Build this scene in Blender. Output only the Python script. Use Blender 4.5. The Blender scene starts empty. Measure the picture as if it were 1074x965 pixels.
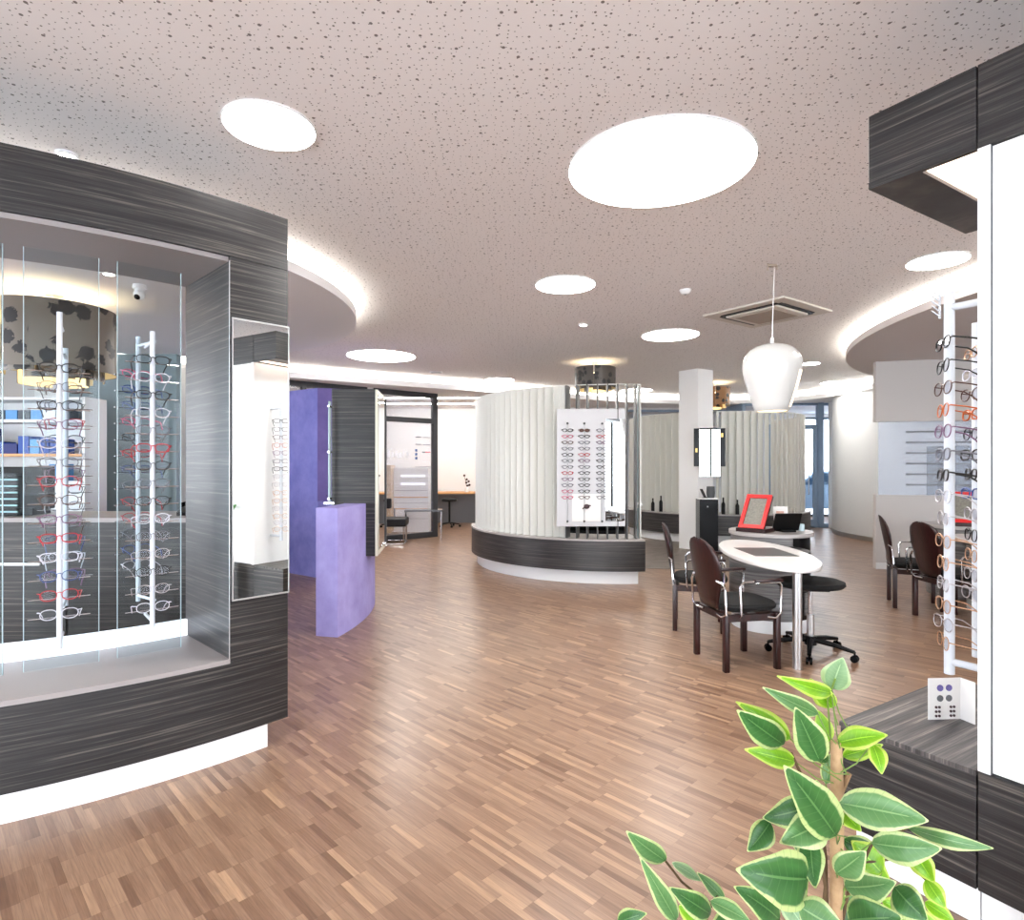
import bpy, bmesh, math, random
from mathutils import Vector, Matrix
random.seed(7)
PI = math.pi
S = bpy.context.scene
COL = S.collection
D2R = math.radians

# ------------------------------------------------------------------ materials
def nm(name):
    m = bpy.data.materials.new(name); m.use_nodes = True
    return m, m.node_tree, m.node_tree.nodes['Principled BSDF']
def lin(c):
    return tuple(((x/12.92) if x <= .04045 else ((x+.055)/1.055)**2.4) for x in c)
def mat(name, c, rough=.5, metal=0, emit=0, ec=None, spec=.5, coat=0):
    m, t, b = nm(name)
    b.inputs['Base Color'].default_value = (*lin(c), 1)
    b.inputs['Roughness'].default_value = rough
    b.inputs['Metallic'].default_value = metal
    b.inputs['Specular IOR Level'].default_value = spec
    b.inputs['Coat Weight'].default_value = coat
    if emit:
        b.inputs['Emission Color'].default_value = (*lin(ec or c), 1)
        b.inputs['Emission Strength'].default_value = emit
    return m
def glass(name, tint=(1, 1, 1), refl=.08, rough=0.0, opac=0.0, oc=(1, 1, 1)):
    m, t, b = nm(name)
    t.nodes.remove(b)
    out = t.nodes['Material Output']
    tr = t.nodes.new('ShaderNodeBsdfTransparent'); tr.inputs[0].default_value = (*tint, 1)
    gl = t.nodes.new('ShaderNodeBsdfGlossy'); gl.inputs['Roughness'].default_value = rough
    mx = t.nodes.new('ShaderNodeMixShader')
    lw = t.nodes.new('ShaderNodeLayerWeight'); lw.inputs[0].default_value = .5
    fr = t.nodes.new('ShaderNodeMath'); fr.operation = 'POWER'; fr.inputs[1].default_value = 5
    t.links.new(lw.outputs['Facing'], fr.inputs[0])
    ad = t.nodes.new('ShaderNodeMath'); ad.operation = 'MULTIPLY_ADD'; ad.inputs[1].default_value = .5; ad.inputs[2].default_value = refl
    t.links.new(fr.outputs[0], ad.inputs[0]); ad.use_clamp = True
    t.links.new(ad.outputs[0], mx.inputs[0]); t.links.new(tr.outputs[0], mx.inputs[1]); t.links.new(gl.outputs[0], mx.inputs[2])
    last = mx
    if opac:
        df = t.nodes.new('ShaderNodeBsdfDiffuse'); df.inputs[0].default_value = (*lin(oc), 1)
        m2 = t.nodes.new('ShaderNodeMixShader'); m2.inputs[0].default_value = opac
        t.links.new(mx.outputs[0], m2.inputs[1]); t.links.new(df.outputs[0], m2.inputs[2]); last = m2
    t.links.new(last.outputs[0], out.inputs[0])
    return m
def N(t, typ, **kw):
    n = t.nodes.new(typ)
    for k, v in kw.items(): setattr(n, k, v)
    return n
def ramp(t, stops, interp='LINEAR'):
    r = N(t, 'ShaderNodeValToRGB'); e = r.color_ramp; e.interpolation = interp
    e.elements[0].position = stops[0][0]; e.elements[0].color = (*lin(stops[0][1]), 1)
    e.elements[1].position = stops[-1][0]; e.elements[1].color = (*lin(stops[-1][1]), 1)
    for p, c in stops[1:-1]:
        x = e.elements.new(p); x.color = (*lin(c), 1)
    return r
def laminate(name, scale, rotz=0, base=((.06, .056, .06), (.125, .12, .125), (.185, .178, .178), (.39, .37, .345)), rough=.38):
    m, t, b = nm(name)
    tc = N(t, 'ShaderNodeTexCoord')
    mp = N(t, 'ShaderNodeMapping'); mp.inputs['Rotation'].default_value = (0, 0, rotz)
    mp2 = N(t, 'ShaderNodeMapping'); mp2.inputs['Scale'].default_value = scale
    nz = N(t, 'ShaderNodeTexNoise'); nz.inputs['Scale'].default_value = 1; nz.inputs['Detail'].default_value = 6; nz.inputs['Roughness'].default_value = .68
    nz.inputs['Distortion'].default_value = .25
    t.links.new(tc.outputs['Object'], mp.inputs[0]); t.links.new(mp.outputs[0], mp2.inputs[0]); t.links.new(mp2.outputs[0], nz.inputs[0])
    r = ramp(t, [(.34, base[0]), (.46, base[1]), (.55, base[2]), (.68, base[3])])
    t.links.new(nz.outputs[0], r.inputs[0]); t.links.new(r.outputs[0], b.inputs['Base Color'])
    b.inputs['Roughness'].default_value = rough
    return m
def dotnoise(name, c1, c2, sc, rough=.6, bump=0):
    m, t, b = nm(name)
    tc = N(t, 'ShaderNodeTexCoord')
    nz = N(t, 'ShaderNodeTexNoise'); nz.inputs['Scale'].default_value = sc; nz.inputs['Detail'].default_value = 8; nz.inputs['Roughness'].default_value = .65
    t.links.new(tc.outputs['Object'], nz.inputs[0])
    r = ramp(t, [(.3, c1), (.7, c2)])
    t.links.new(nz.outputs[0], r.inputs[0]); t.links.new(r.outputs[0], b.inputs['Base Color'])
    b.inputs['Roughness'].default_value = rough
    if bump:
        bp = N(t, 'ShaderNodeBump'); bp.inputs['Strength'].default_value = bump; bp.inputs['Distance'].default_value = .01
        t.links.new(nz.outputs[0], bp.inputs['Height']); t.links.new(bp.outputs[0], b.inputs['Normal'])
    return m

M = {}
M['lam'] = laminate('charcoal_streaked_laminate', (1.2, 1.2, 85))
M['lam_top'] = laminate('charcoal_laminate_top', (1.5, 60, 1), D2R(-31), base=((.13, .12, .12), (.25, .24, .24), (.34, .32, .315), (.56, .53, .50)), rough=.4)
M['lam_mid'] = laminate('grey_streaked_laminate', (1.5, 1.5, 60), base=((.33, .32, .32), (.42, .41, .41), (.5, .49, .485), (.6, .58, .57)))
M['lam_lt'] = laminate('pale_streaked_laminate', (2, 2, 60), base=((.55, .53, .52), (.64, .62, .61), (.7, .68, .67), (.76, .74, .73)))
M['white'] = mat('white_lacquer', (.93, .93, .93), .35)
M['slat'] = mat('ivory_slat_lacquer', (.87, .87, .845), .4)
M['slat_dk'] = mat('anthracite_slat_lacquer', (.30, .30, .30), .4)
M['wall'] = mat('white_wall_paint', (.95, .95, .95), .8)
M['wall_grey'] = mat('warm_grey_wall_paint', (.80, .78, .765), .8)
M['wall_teal'] = mat('grey_teal_wall_paint', (.52, .58, .60), .7)
M['ceil2'] = mat('smooth_ceiling_paint', (.94, .935, .94), .85)
M['ceil_r'] = mat('beige_disc_paint', (.86, .83, .82), .85)
M['taupe'] = mat('taupe_shelf_laminate', (.60, .575, .57), .4)
M['chrome'] = mat('polished_chrome', (.85, .85, .86), .12, 1)
M['alu'] = mat('brushed_aluminium', (.80, .80, .80), .35, 1)
M['rack'] = mat('white_rack_lacquer', (.80, .82, .85), .35)
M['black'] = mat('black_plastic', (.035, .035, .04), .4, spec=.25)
M['blackgloss'] = mat('black_gloss_lacquer', (.02, .02, .028), .15, spec=.12)
M['leather'] = mat('black_leather', (.05, .042, .04), .45, spec=.3)
M['seat'] = dotnoise('black_seat_fabric', (.02, .02, .02), (.065, .065, .065), 60, .9)
M['wood_dk'] = laminate('dark_cherry_wood', (40, 40, 3), base=((.10, .035, .035), (.14, .05, .05), (.17, .065, .06), (.22, .09, .08)), rough=.3)
M['frame_dk'] = mat('anthracite_frame_paint', (.23, .235, .25), .45)
M['frame_bl'] = mat('blue_grey_door_frame', (.55, .64, .74), .45)
M['purple'] = dotnoise('violet_blue_plaster', (.43, .43, .73), (.55, .54, .82), 3.0, .75, .25)
M['lilac'] = dotnoise('lilac_plaster', (.60, .56, .82), (.70, .67, .90), 4.0, .75, .3)
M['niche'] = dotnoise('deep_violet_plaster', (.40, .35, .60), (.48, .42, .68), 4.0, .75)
M['cream'] = mat('cream_lacquer', (.88, .87, .80), .4)
M['mirror'] = mat('silvered_mirror', (.95, .96, .96), .0, 1)
M['orange'] = mat('beech_edge', (.88, .66, .45), .5)
M['grey'] = mat('mid_grey_panel', (.52, .53, .55), .5)
M['dgrey'] = mat('dark_grey_panel', (.30, .31, .32), .5)
M['red'] = mat('red_lacquer_frame', (.86, .16, .16), .35)
M['screen'] = dotnoise('grey_lens_board', (.42, .41, .38), (.55, .54, .50), 50, .5)
M['mat_grey'] = mat('smoked_glass_inlay', (.30, .31, .31), .4, spec=.3)
M['tabletop'] = mat('white_table_lacquer', (.90, .89, .88), .25)
M['shade'] = mat('white_gloss_lamp_shade', (.80, .80, .79), .15)
M['led'] = mat('led_strip', (1, 1, 1), .5, emit=3.6, ec=(1, .985, .94))
M['led_office'] = mat('office_light_strip', (1, 1, 1), .5, emit=45, ec=(1, .99, .97))
M['led_cool'] = mat('cool_led_panel', (1, 1, 1), .5, emit=.45, ec=(.90, .93, 1))
M['led_warm'] = mat('warm_led_panel', (1, .95, .9), .5, emit=1.5, ec=(1, .90, .83))
M['lamp'] = mat('ceiling_light_diffuser', (1, 1, 1), .5, emit=18, ec=(1, .99, .975))
M['lampw'] = mat('warm_bulb', (1, 1, 1), .5, emit=6, ec=(1, .92, .78))
M['slot'] = mat('warm_light_slot', (1, 1, 1), .5, emit=1.3, ec=(1, .86, .66))
M['lightbox'] = mat('lit_opal_glass', (.97, .97, .97), .12, emit=.12, ec=(.98, .99, 1), coat=.2)
M['glass'] = glass('clear_display_glass', (.93, .965, .975), .008)
M['glass_edge'] = mat('bright_glass_edge', (.72, .80, .82), .2)
M['lens'] = glass('eyeglass_lens', (.95, .95, .965), .006)
M['lens_dk'] = glass('tinted_lens', (.22, .16, .22), .10)
M['win'] = glass('window_glass', (.97, .985, 1), .0)
M['frost'] = glass('frosted_partition_glass', (.95, .97, 1), .01, .1, .30, (.82, .86, .92))
M['frost2'] = glass('office_wall_glass', (.98, .98, 1), .01, .02, .14, (.90, .91, .94))
M['drum_in'] = mat('cream_glow_lining', (.93, .88, .74), .7, emit=.05, ec=(1, .85, .55))  # faint warm emission in the lining stands in for bulb light on it
M['paper'] = mat('white_card', (.92, .91, .90), .7)
M['pot'] = mat('white_plant_pot', (.9, .9, .9), .4)
M['soil'] = mat('potting_soil', (.14, .10, .07), .9)
M['stake'] = dotnoise('tan_wooden_stake', (.55, .42, .30), (.76, .63, .47), 25, .8)
M['twig'] = mat('brown_twig', (.34, .26, .16), .8)
M['petiole'] = mat('green_petiole', (.42, .52, .22), .6)
M['pave'] = mat('pale_paving', (.80, .81, .82), .9)
M['carbody'] = mat('silver_blue_car_paint', (.62, .72, .82), .25, .3)
M['carglass'] = mat('dark_car_window', (.25, .35, .45), .1)
M['tyre'] = mat('rubber_tyre', (.12, .16, .24), .8)

def perforated():
    m, t, b = nm('perforated_plaster_ceiling')
    tc = N(t, 'ShaderNodeTexCoord')
    def layer(scale, r, keep, off):
        mp = N(t, 'ShaderNodeMapping'); mp.inputs['Location'].default_value = off
        mp.inputs['Scale'].default_value = (scale, scale, 0)
        v = N(t, 'ShaderNodeTexVoronoi', feature='F1', voronoi_dimensions='2D'); v.inputs['Scale'].default_value = 1; v.inputs['Randomness'].default_value = .75
        t.links.new(tc.outputs['Object'], mp.inputs[0]); t.links.new(mp.outputs[0], v.inputs['Vector'])
        sp = N(t, 'ShaderNodeSeparateColor'); t.links.new(v.outputs['Color'], sp.inputs[0])
        k = N(t, 'ShaderNodeMath', operation='MULTIPLY_ADD'); k.inputs[1].default_value = r*scale*.7; k.inputs[2].default_value = r*scale*.55
        t.links.new(sp.outputs[0], k.inputs[0])
        lt = N(t, 'ShaderNodeMath', operation='LESS_THAN'); t.links.new(v.outputs['Distance'], lt.inputs[0]); t.links.new(k.outputs[0], lt.inputs[1])
        kp = N(t, 'ShaderNodeMath', operation='LESS_THAN'); kp.inputs[1].default_value = keep; t.links.new(sp.outputs[1], kp.inputs[0])
        mu = N(t, 'ShaderNodeMath', operation='MULTIPLY'); t.links.new(lt.outputs[0], mu.inputs[0]); t.links.new(kp.outputs[0], mu.inputs[1])
        return mu
    a = layer(16, .0062, .6, (.3, .1, 0)); c = layer(30, .0030, .9, (7, 3, 0))
    mx = N(t, 'ShaderNodeMath', operation='MAXIMUM'); t.links.new(a.outputs[0], mx.inputs[0]); t.links.new(c.outputs[0], mx.inputs[1])
    mc = N(t, 'ShaderNodeMix', data_type='RGBA'); mc.inputs[6].default_value = (*lin((.955, .94, .935)), 1); mc.inputs[7].default_value = (*lin((.50, .48, .47)), 1)
    t.links.new(mx.outputs[0], mc.inputs[0]); t.links.new(mc.outputs[2], b.inputs['Base Color'])
    b.inputs['Roughness'].default_value = .85
    return m
M['perf'] = perforated()

def parquet():
    m, t, b = nm('mosaic_oak_parquet')
    tc = N(t, 'ShaderNodeTexCoord')
    mp = N(t, 'ShaderNodeMapping'); mp.inputs['Rotation'].default_value = (0, 0, D2R(-135))
    t.links.new(tc.outputs['Object'], mp.inputs[0])
    sp = N(t, 'ShaderNodeSeparateXYZ'); t.links.new(mp.outputs[0], sp.inputs[0])
    L, W = .205, .0265
    def math_(op, a, bb=None, v=None):
        n = N(t, 'ShaderNodeMath', operation=op)
        t.links.new(a, n.inputs[0])
        if bb is not None: t.links.new(bb, n.inputs[1])
        if v is not None: n.inputs[1].default_value = v
        return n.outputs[0]
    row = math_('FLOOR', math_('DIVIDE', sp.outputs[1], v=W))
    wn = N(t, 'ShaderNodeTexWhiteNoise', noise_dimensions='1D'); t.links.new(math_('FLOOR', math_('DIVIDE', row, v=5.0)), wn.inputs['W'])
    xo = math_('ADD', math_('DIVIDE', sp.outputs[0], v=L), wn.outputs[0])
    cell = math_('FLOOR', xo)
    cb = N(t, 'ShaderNodeCombineXYZ'); t.links.new(row, cb.inputs[0]); t.links.new(cell, cb.inputs[1])
    w2 = N(t, 'ShaderNodeTexWhiteNoise', noise_dimensions='2D'); t.links.new(cb.outputs[0], w2.inputs['Vector'])
    r = ramp(t, [(0, (.47, .35, .275)), (.12, (.55, .425, .34)), (.5, (.595, .47, .38)), (.87, (.635, .51, .415)), (1, (.73, .59, .47))])
    t.links.new(w2.outputs[0], r.inputs[0])
    # grain along the stave
    mg = N(t, 'ShaderNodeMapping'); mg.inputs['Scale'].default_value = (9, 170, 1); t.links.new(mp.outputs[0], mg.inputs[0])
    ng = N(t, 'ShaderNodeTexNoise'); ng.inputs['Scale'].default_value = 1; ng.inputs['Detail'].default_value = 4
    t.links.new(mg.outputs[0], ng.inputs[0])
    rg = ramp(t, [(.3, (.86, .86, .86)), (.7, (1, 1, 1))]); t.links.new(ng.outputs[0], rg.inputs[0])
    mu = N(t, 'ShaderNodeMix', data_type='RGBA', blend_type='MULTIPLY'); mu.inputs[0].default_value = 1
    t.links.new(r.outputs[0], mu.inputs[6]); t.links.new(rg.outputs[0], mu.inputs[7])
    # seams
    fy = math_('FRACT', math_('DIVIDE', sp.outputs[1], v=W)); fx = math_('FRACT', xo)
    sy = math_('LESS_THAN', fy, v=.045); sx = math_('LESS_THAN', fx, v=.008)
    sm = math_('MAXIMUM', sy, sx); sm = math_('MULTIPLY', sm, v=.3)
    m2 = N(t, 'ShaderNodeMix', data_type='RGBA'); m2.inputs[7].default_value = (*lin((.27, .17, .12)), 1)
    t.links.new(sm, m2.inputs[0]); t.links.new(mu.outputs[2], m2.inputs[6]); t.links.new(m2.outputs[2], b.inputs['Base Color'])
    b.inputs['Roughness'].default_value = .31; b.inputs['Specular IOR Level'].default_value = .5
    return m
M['floor'] = parquet()
def carpet():
    return dotnoise('grey_brown_inlay_floor', (.36, .32, .29), (.50, .46, .43), 6, .5)
M['inlay'] = carpet()

def floral(name, bg, fg, scale):
    m, t, b = nm(name)
    tc = N(t, 'ShaderNodeTexCoord')
    v = N(t, 'ShaderNodeTexVoronoi', feature='F1'); v.inputs['Scale'].default_value = scale
    nz = N(t, 'ShaderNodeTexNoise'); nz.inputs['Scale'].default_value = scale*1.3; nz.inputs['Detail'].default_value = 3; nz.inputs['Distortion'].default_value = 3.5
    t.links.new(tc.outputs['Object'], v.inputs['Vector']); t.links.new(tc.outputs['Object'], nz.inputs['Vector'])
    wv = N(t, 'ShaderNodeMath', operation='MULTIPLY_ADD'); wv.inputs[1].default_value = .5
    t.links.new(nz.outputs[0], wv.inputs[0]); t.links.new(v.outputs['Distance'], wv.inputs[2])
    r = ramp(t, [(.0, fg), (.66, fg), (.70, bg), (1, bg)]); t.links.new(wv.outputs[0], r.inputs[0])
    t.links.new(r.outputs[0], b.inputs['Base Color']); b.inputs['Roughness'].default_value = .45
    return m
M['floral_big'] = floral('grey_damask_shade', (.44, .41, .37), (.10, .095, .10), 7)
M['floral_dk'] = floral('dark_damask_shade', (.30, .27, .25), (.06, .055, .06), 9)
M['floral_or'] = floral('amber_damask_shade', (.60, .42, .24), (.12, .09, .08), 9)

def leafmat(name, g1, g2, edge, w):
    m, t, b = nm(name)
    uv = N(t, 'ShaderNodeUVMap'); sp = N(t, 'ShaderNodeSeparateXYZ'); t.links.new(uv.outputs[0], sp.inputs[0])
    tc = N(t, 'ShaderNodeTexCoord')
    nz = N(t, 'ShaderNodeTexNoise'); nz.inputs['Scale'].default_value = 28; nz.inputs['Detail'].default_value = 3
    t.links.new(tc.outputs['Object'], nz.inputs[0])
    ad = N(t, 'ShaderNodeMath', operation='MULTIPLY_ADD'); ad.inputs[1].default_value = .5; t.links.new(nz.outputs[0], ad.inputs[0]); t.links.new(sp.outputs[0], ad.inputs[2])
    r = ramp(t, [(0, g1), (.6, g2), (w, g2), (w+.07, edge)], 'LINEAR')
    su = N(t, 'ShaderNodeMath', operation='SUBTRACT'); su.inputs[1].default_value = .13; t.links.new(ad.outputs[0], su.inputs[0])
    t.links.new(su.outputs[0], r.inputs[0]); 
    # midrib
    vn = N(t, 'ShaderNodeMath', operation='MULTIPLY_ADD'); vn.inputs[1].default_value = 10; t.links.new(sp.outputs[1], vn.inputs[0])
    vm = N(t, 'ShaderNodeMath', operation='MULTIPLY'); vm.inputs[1].default_value = -1.6; t.links.new(sp.outputs[0], vm.inputs[0]); t.links.new(vm.outputs[0], vn.inputs[2])
    vf = N(t, 'ShaderNodeMath', operation='FRACT'); t.links.new(vn.outputs[0], vf.inputs[0])
    vl = N(t, 'ShaderNodeMath', operation='LESS_THAN'); vl.inputs[1].default_value = .09; t.links.new(vf.outputs[0], vl.inputs[0])
    vk = N(t, 'ShaderNodeMath', operation='MULTIPLY'); vk.inputs[1].default_value = .35; t.links.new(vl.outputs[0], vk.inputs[0])
    l0 = N(t, 'ShaderNodeMath', operation='LESS_THAN'); l0.inputs[1].default_value = .045; t.links.new(sp.outputs[0], l0.inputs[0])
    lt = N(t, 'ShaderNodeMath', operation='MAXIMUM'); t.links.new(l0.outputs[0], lt.inputs[0]); t.links.new(vk.outputs[0], lt.inputs[1])
    mx = N(t, 'ShaderNodeMix', data_type='RGBA'); mx.inputs[7].default_value = (*lin((g2[0]+.12, g2[1]+.10, g2[2]+.09)), 1)
    t.links.new(lt.outputs[0], mx.inputs[0]); t.links.new(r.outputs[0], mx.inputs[6]); t.links.new(mx.outputs[2], b.inputs['Base Color'])
    b.inputs['Roughness'].default_value = .33
    try:
        b.inputs['Transmission Weight'].default_value = 0
        b.inputs['Subsurface Weight'].default_value = .0
    except Exception: pass
    # thin-leaf translucency
    out = t.nodes['Material Output']; tl = N(t, 'ShaderNodeBsdfTranslucent'); ms = N(t, 'ShaderNodeMixShader'); ms.inputs[0].default_value = .35
    t.links.new(mx.outputs[2], tl.inputs[0]); t.links.new(b.outputs[0], ms.inputs[1]); t.links.new(tl.outputs[0], ms.inputs[2]); t.links.new(ms.outputs[0], out.inputs[0])
    return m
M['leaf_dk'] = leafmat('dark_green_variegated_leaf', (.17, .37, .16), (.28, .48, .24), (.80, .86, .58), .88)
M['leaf_md'] = leafmat('mid_green_variegated_leaf', (.31, .50, .27), (.43, .60, .37), (.82, .87, .62), .87)
M['leaf_lm'] = leafmat('lime_variegated_leaf', (.38, .62, .10), (.54, .74, .14), (.80, .88, .40), .78)
M['leaf_pl'] = leafmat('pale_green_leaf', (.50, .64, .48), (.60, .72, .55), (.76, .84, .64), .84)
M['palm'] = mat('palm_leaf_green', (.30, .50, .22), .5)

# ------------------------------------------------------------------ mesh helpers
class MB:
    def __init__(s): s.bm = bmesh.new()
    def box(s, c, d, rz=0, rx=0, ry=0, bev=0):
        r = bmesh.ops.create_cube(s.bm, size=1)
        mt = Matrix.Translation(c) @ Matrix.Rotation(rz, 4, 'Z') @ Matrix.Rotation(ry, 4, 'Y') @ Matrix.Rotation(rx, 4, 'X') @ Matrix.Diagonal((*d, 1))
        bmesh.ops.transform(s.bm, matrix=mt, verts=r['verts'])
        if bev:
            es = list({e for v in r['verts'] for e in v.link_edges})
            bmesh.ops.bevel(s.bm, geom=es, offset=bev, segments=2, affect='EDGES', profile=.6)
        return s
    def prism(s, pts, z0, z1):
        b = s.bm
        lo = [b.verts.new((p[0], p[1], z0)) for p in pts]; hi = [b.verts.new((p[0], p[1], z1)) for p in pts]
        n = len(pts)
        for i in range(n): b.faces.new((lo[i], lo[(i+1) % n], hi[(i+1) % n], hi[i]))
        b.faces.new(hi); b.faces.new(lo[::-1])
        return s
    def extr(s, pts, d, fr=Matrix.Identity(4)):
        """polygon of 2-D points in the frame's XZ plane, extruded by d along its Y"""
        b = s.bm
        lo = [b.verts.new(fr @ Vector((p[0], 0, p[1]))) for p in pts]; hi = [b.verts.new(fr @ Vector((p[0], d, p[1]))) for p in pts]
        n = len(pts)
        for i in range(n): b.faces.new((lo[i], lo[(i+1) % n], hi[(i+1) % n], hi[i]))
        b.faces.new(hi); b.faces.new(lo[::-1])
        return s
    def arc(s, c, r0, r1, a0, a1, z0, z1, n=None):
        n = n or max(2, int(abs(a1-a0)/2))
        b = s.bm; rings = []
        for i in range(n+1):
            a = D2R(a0+(a1-a0)*i/n); ca, sa = math.cos(a), math.sin(a)
            rings.append([b.verts.new((c[0]+r*ca, c[1]+r*sa, z)) for r, z in ((r0, z0), (r1, z0), (r1, z1), (r0, z1))])
        for i in range(n):
            A, B = rings[i], rings[i+1]
            for k in range(4): b.faces.new((A[k], A[(k+1) % 4], B[(k+1) % 4], B[k]))
        if abs(abs(a1-a0)-360) > .01:
            b.faces.new(rings[0][::-1]); b.faces.new(rings[-1])
        return s
    def cyl(s, c, r, z0, z1, n=32, r2=None):
        r2 = r if r2 is None else r2
        x = bmesh.ops.create_cone(s.bm, cap_ends=True, segments=n, radius1=r, radius2=r2, depth=z1-z0)
        bmesh.ops.translate(s.bm, verts=x['verts'], vec=(c[0], c[1], (z0+z1)/2))
        return s
    def tube(s, pts, r, n=8, closed=False):
        b = s.bm; pts = [Vector(p) for p in pts]; rings = []; m = len(pts)
        up = Vector((0, 0, 1)); prev = None
        for i, p in enumerate(pts):
            if closed: d = (pts[(i+1) % m]-pts[i-1]).normalized()
            else: d = (pts[min(i+1, m-1)]-pts[max(i-1, 0)]).normalized()
            if prev is None:
                x = d.cross(up)
                if x.length < 1e-3: x = d.cross(Vector((1, 0, 0)))
            else: x = prev-d*prev.dot(d)
            x.normalize(); prev = x; y = d.cross(x)
            rr = r[i] if isinstance(r, (list, tuple)) else r
            rings.append([b.verts.new(p+(x*math.cos(2*PI*k/n)+y*math.sin(2*PI*k/n))*rr) for k in range(n)])
        for i in range(m if closed else m-1):
            A, B = rings[i], rings[(i+1) % m]
            for k in range(n): b.faces.new((A[k], A[(k+1) % n], B[(k+1) % n], B[k]))
        if not closed: b.faces.new(rings[0][::-1]); b.faces.new(rings[-1])
        return s
    def lathe(s, prof, c=(0, 0, 0), n=40):
        b = s.bm; rings = []
        for r, z in prof:
            if r < 1e-5: rings.append([b.verts.new((c[0], c[1], c[2]+z))])
            else: rings.append([b.verts.new((c[0]+r*math.cos(2*PI*k/n), c[1]+r*math.sin(2*PI*k/n), c[2]+z)) for k in range(n)])
        for A, B in zip(rings, rings[1:]):
            for k in range(n):
                k2 = (k+1) % n
                if len(A) == 1 and len(B) == 1: continue
                if len(A) == 1: b.faces.new((A[0], B[k2], B[k]))
                elif len(B) == 1: b.faces.new((A[k], A[k2], B[0]))
                else: b.faces.new((A[k], A[k2], B[k2], B[k]))
        return s
    def ball(s, c, r, sc=(1, 1, 1), n=16):
        x = bmesh.ops.create_uvsphere(s.bm, u_segments=n, v_segments=n//2+2, radius=r)
        bmesh.ops.transform(s.bm, matrix=Matrix.Translation(c) @ Matrix.Diagonal((*sc, 1)), verts=x['verts'])
        return s
    def build(s, name, m, parent=None, world=False, smooth=False, bevel=0, kind=None):
        b = s.bm
        bmesh.ops.recalc_face_normals(b, faces=b.faces[:])
        if parent is not None and world:
            inv = parent_matrix(parent).inverted()
            bmesh.ops.transform(b, matrix=inv, verts=b.verts[:])
        me = bpy.data.meshes.new(name); b.to_mesh(me); b.free()
        me.materials.append(m)
        if smooth:
            for p in me.polygons: p.use_smooth = True
            try: me.set_sharp_from_angle(angle=D2R(38))
            except Exception: pass
        o = bpy.data.objects.new(name, me); COL.objects.link(o)
        if parent is not None: o.parent = parent
        if bevel:
            md = o.modifiers.new('bevel', 'BEVEL'); md.width = bevel; md.segments = 2; md.limit_method = 'ANGLE'; md.angle_limit = D2R(40)
        if kind: o['kind'] = kind
        return o
def parent_matrix(p):
    m = Matrix.LocRotScale(p.location, p.rotation_euler, p.scale)
    return (parent_matrix(p.parent) @ m) if p.parent else m
def tag(o, label, cat, group=None):
    o['label'] = label; o['category'] = cat
    if group: o['group'] = group
    return o
def thing(name, label, cat, loc=(0, 0, 0), rz=0, group=None):
    o = bpy.data.objects.new(name, None); COL.objects.link(o)
    o.location = loc; o.rotation_euler = (0, 0, rz); o.empty_display_size = .1
    return tag(o, label, cat, group)
def st(name, mb, m, parent=None, **k):
    o = mb.build(name, m, parent, **k)
    if parent is None: o['kind'] = 'structure'
    return o
def dup(root, loc, rz, label, group=None):
    r = root.copy(); COL.objects.link(r); r.location = loc
    r.rotation_euler = (rz if isinstance(rz, tuple) else (0, 0, rz)); r['label'] = label
    if group: r['group'] = group
    elif 'group' in r.keys(): del r['group']
    for ch in list(root.children):
        c = ch.copy(); COL.objects.link(c); c.parent = r
        for g in ch.children:
            d = g.copy(); COL.objects.link(d); d.parent = c
    return r
def pol(c, r, a): return (c[0]+r*math.cos(D2R(a)), c[1]+r*math.sin(D2R(a)))
ORD = ['topmost', 'second', 'third', 'fourth', 'fifth', 'sixth', 'seventh', 'eighth', 'ninth', 'tenth', 'eleventh', 'twelfth', 'thirteenth', 'fourteenth', 'fifteenth', 'sixteenth', 'seventeenth']

ZC = 3.2      # main ceiling
# ================================================================== SETTING
st('floor', MB().prism([(-9, -4), (11, -4), (11, 17.5), (-9, 17.5)], -.1, 0), M['floor'])
inl = MB().cyl((2.5, 11.0), 2.35, .001, .004, 90)
st('floor_inlay', inl, M['inlay'])
st('ceiling_main', MB().prism([(-9, -4), (11, -4), (11, 17.5), (-9, 17.5)], ZC, ZC+.1), M['perf'])
# walls
def wall_with_hole(name, axis, at, a0, a1, holes, m, th=.2, h=3.3):
    b = MB(); xs = [a0]
    def seg(u0, u1, z0, z1):
        if u1-u0 < .001 or z1-z0 < .001: return
        if axis == 'x': b.box(((u0+u1)/2, at, (z0+z1)/2), (u1-u0, th, z1-z0))
        else: b.box((at, (u0+u1)/2, (z0+z1)/2), (th, u1-u0, z1-z0))
    cur = a0
    for (u0, u1, z0, z1) in holes:
        seg(cur, u0, 0, h); seg(u0, u1, 0, z0); seg(u0, u1, z1, h); cur = u1
    seg(cur, a1, 0, h)
    return st(name, b, m)
wall_with_hole('wall_back', 'x', -4.1, -9, 11, [(-8.5, -3.2, .1, 3.0), (-2.9, 1.9, .0, 3.0), (2.2, 9.5, .1, 3.0)], M['wall'])
wall_with_hole('wall_left', 'y', -9.1, -4, 17.5, [(-3.5, 1.7, .1, 3.0), (2.3, 6.8, .1, 3.0)], M['wall'])
wall_with_hole('wall_right', 'y', 11.1, -4, 17.5, [(9.5, 14.0, .3, 2.8)], M['wall'])
wall_with_hole('wall_far', 'x', 17.6, -9, 11, [(8.2, 10.8, .0, 2.9)], M['wall'])
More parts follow.
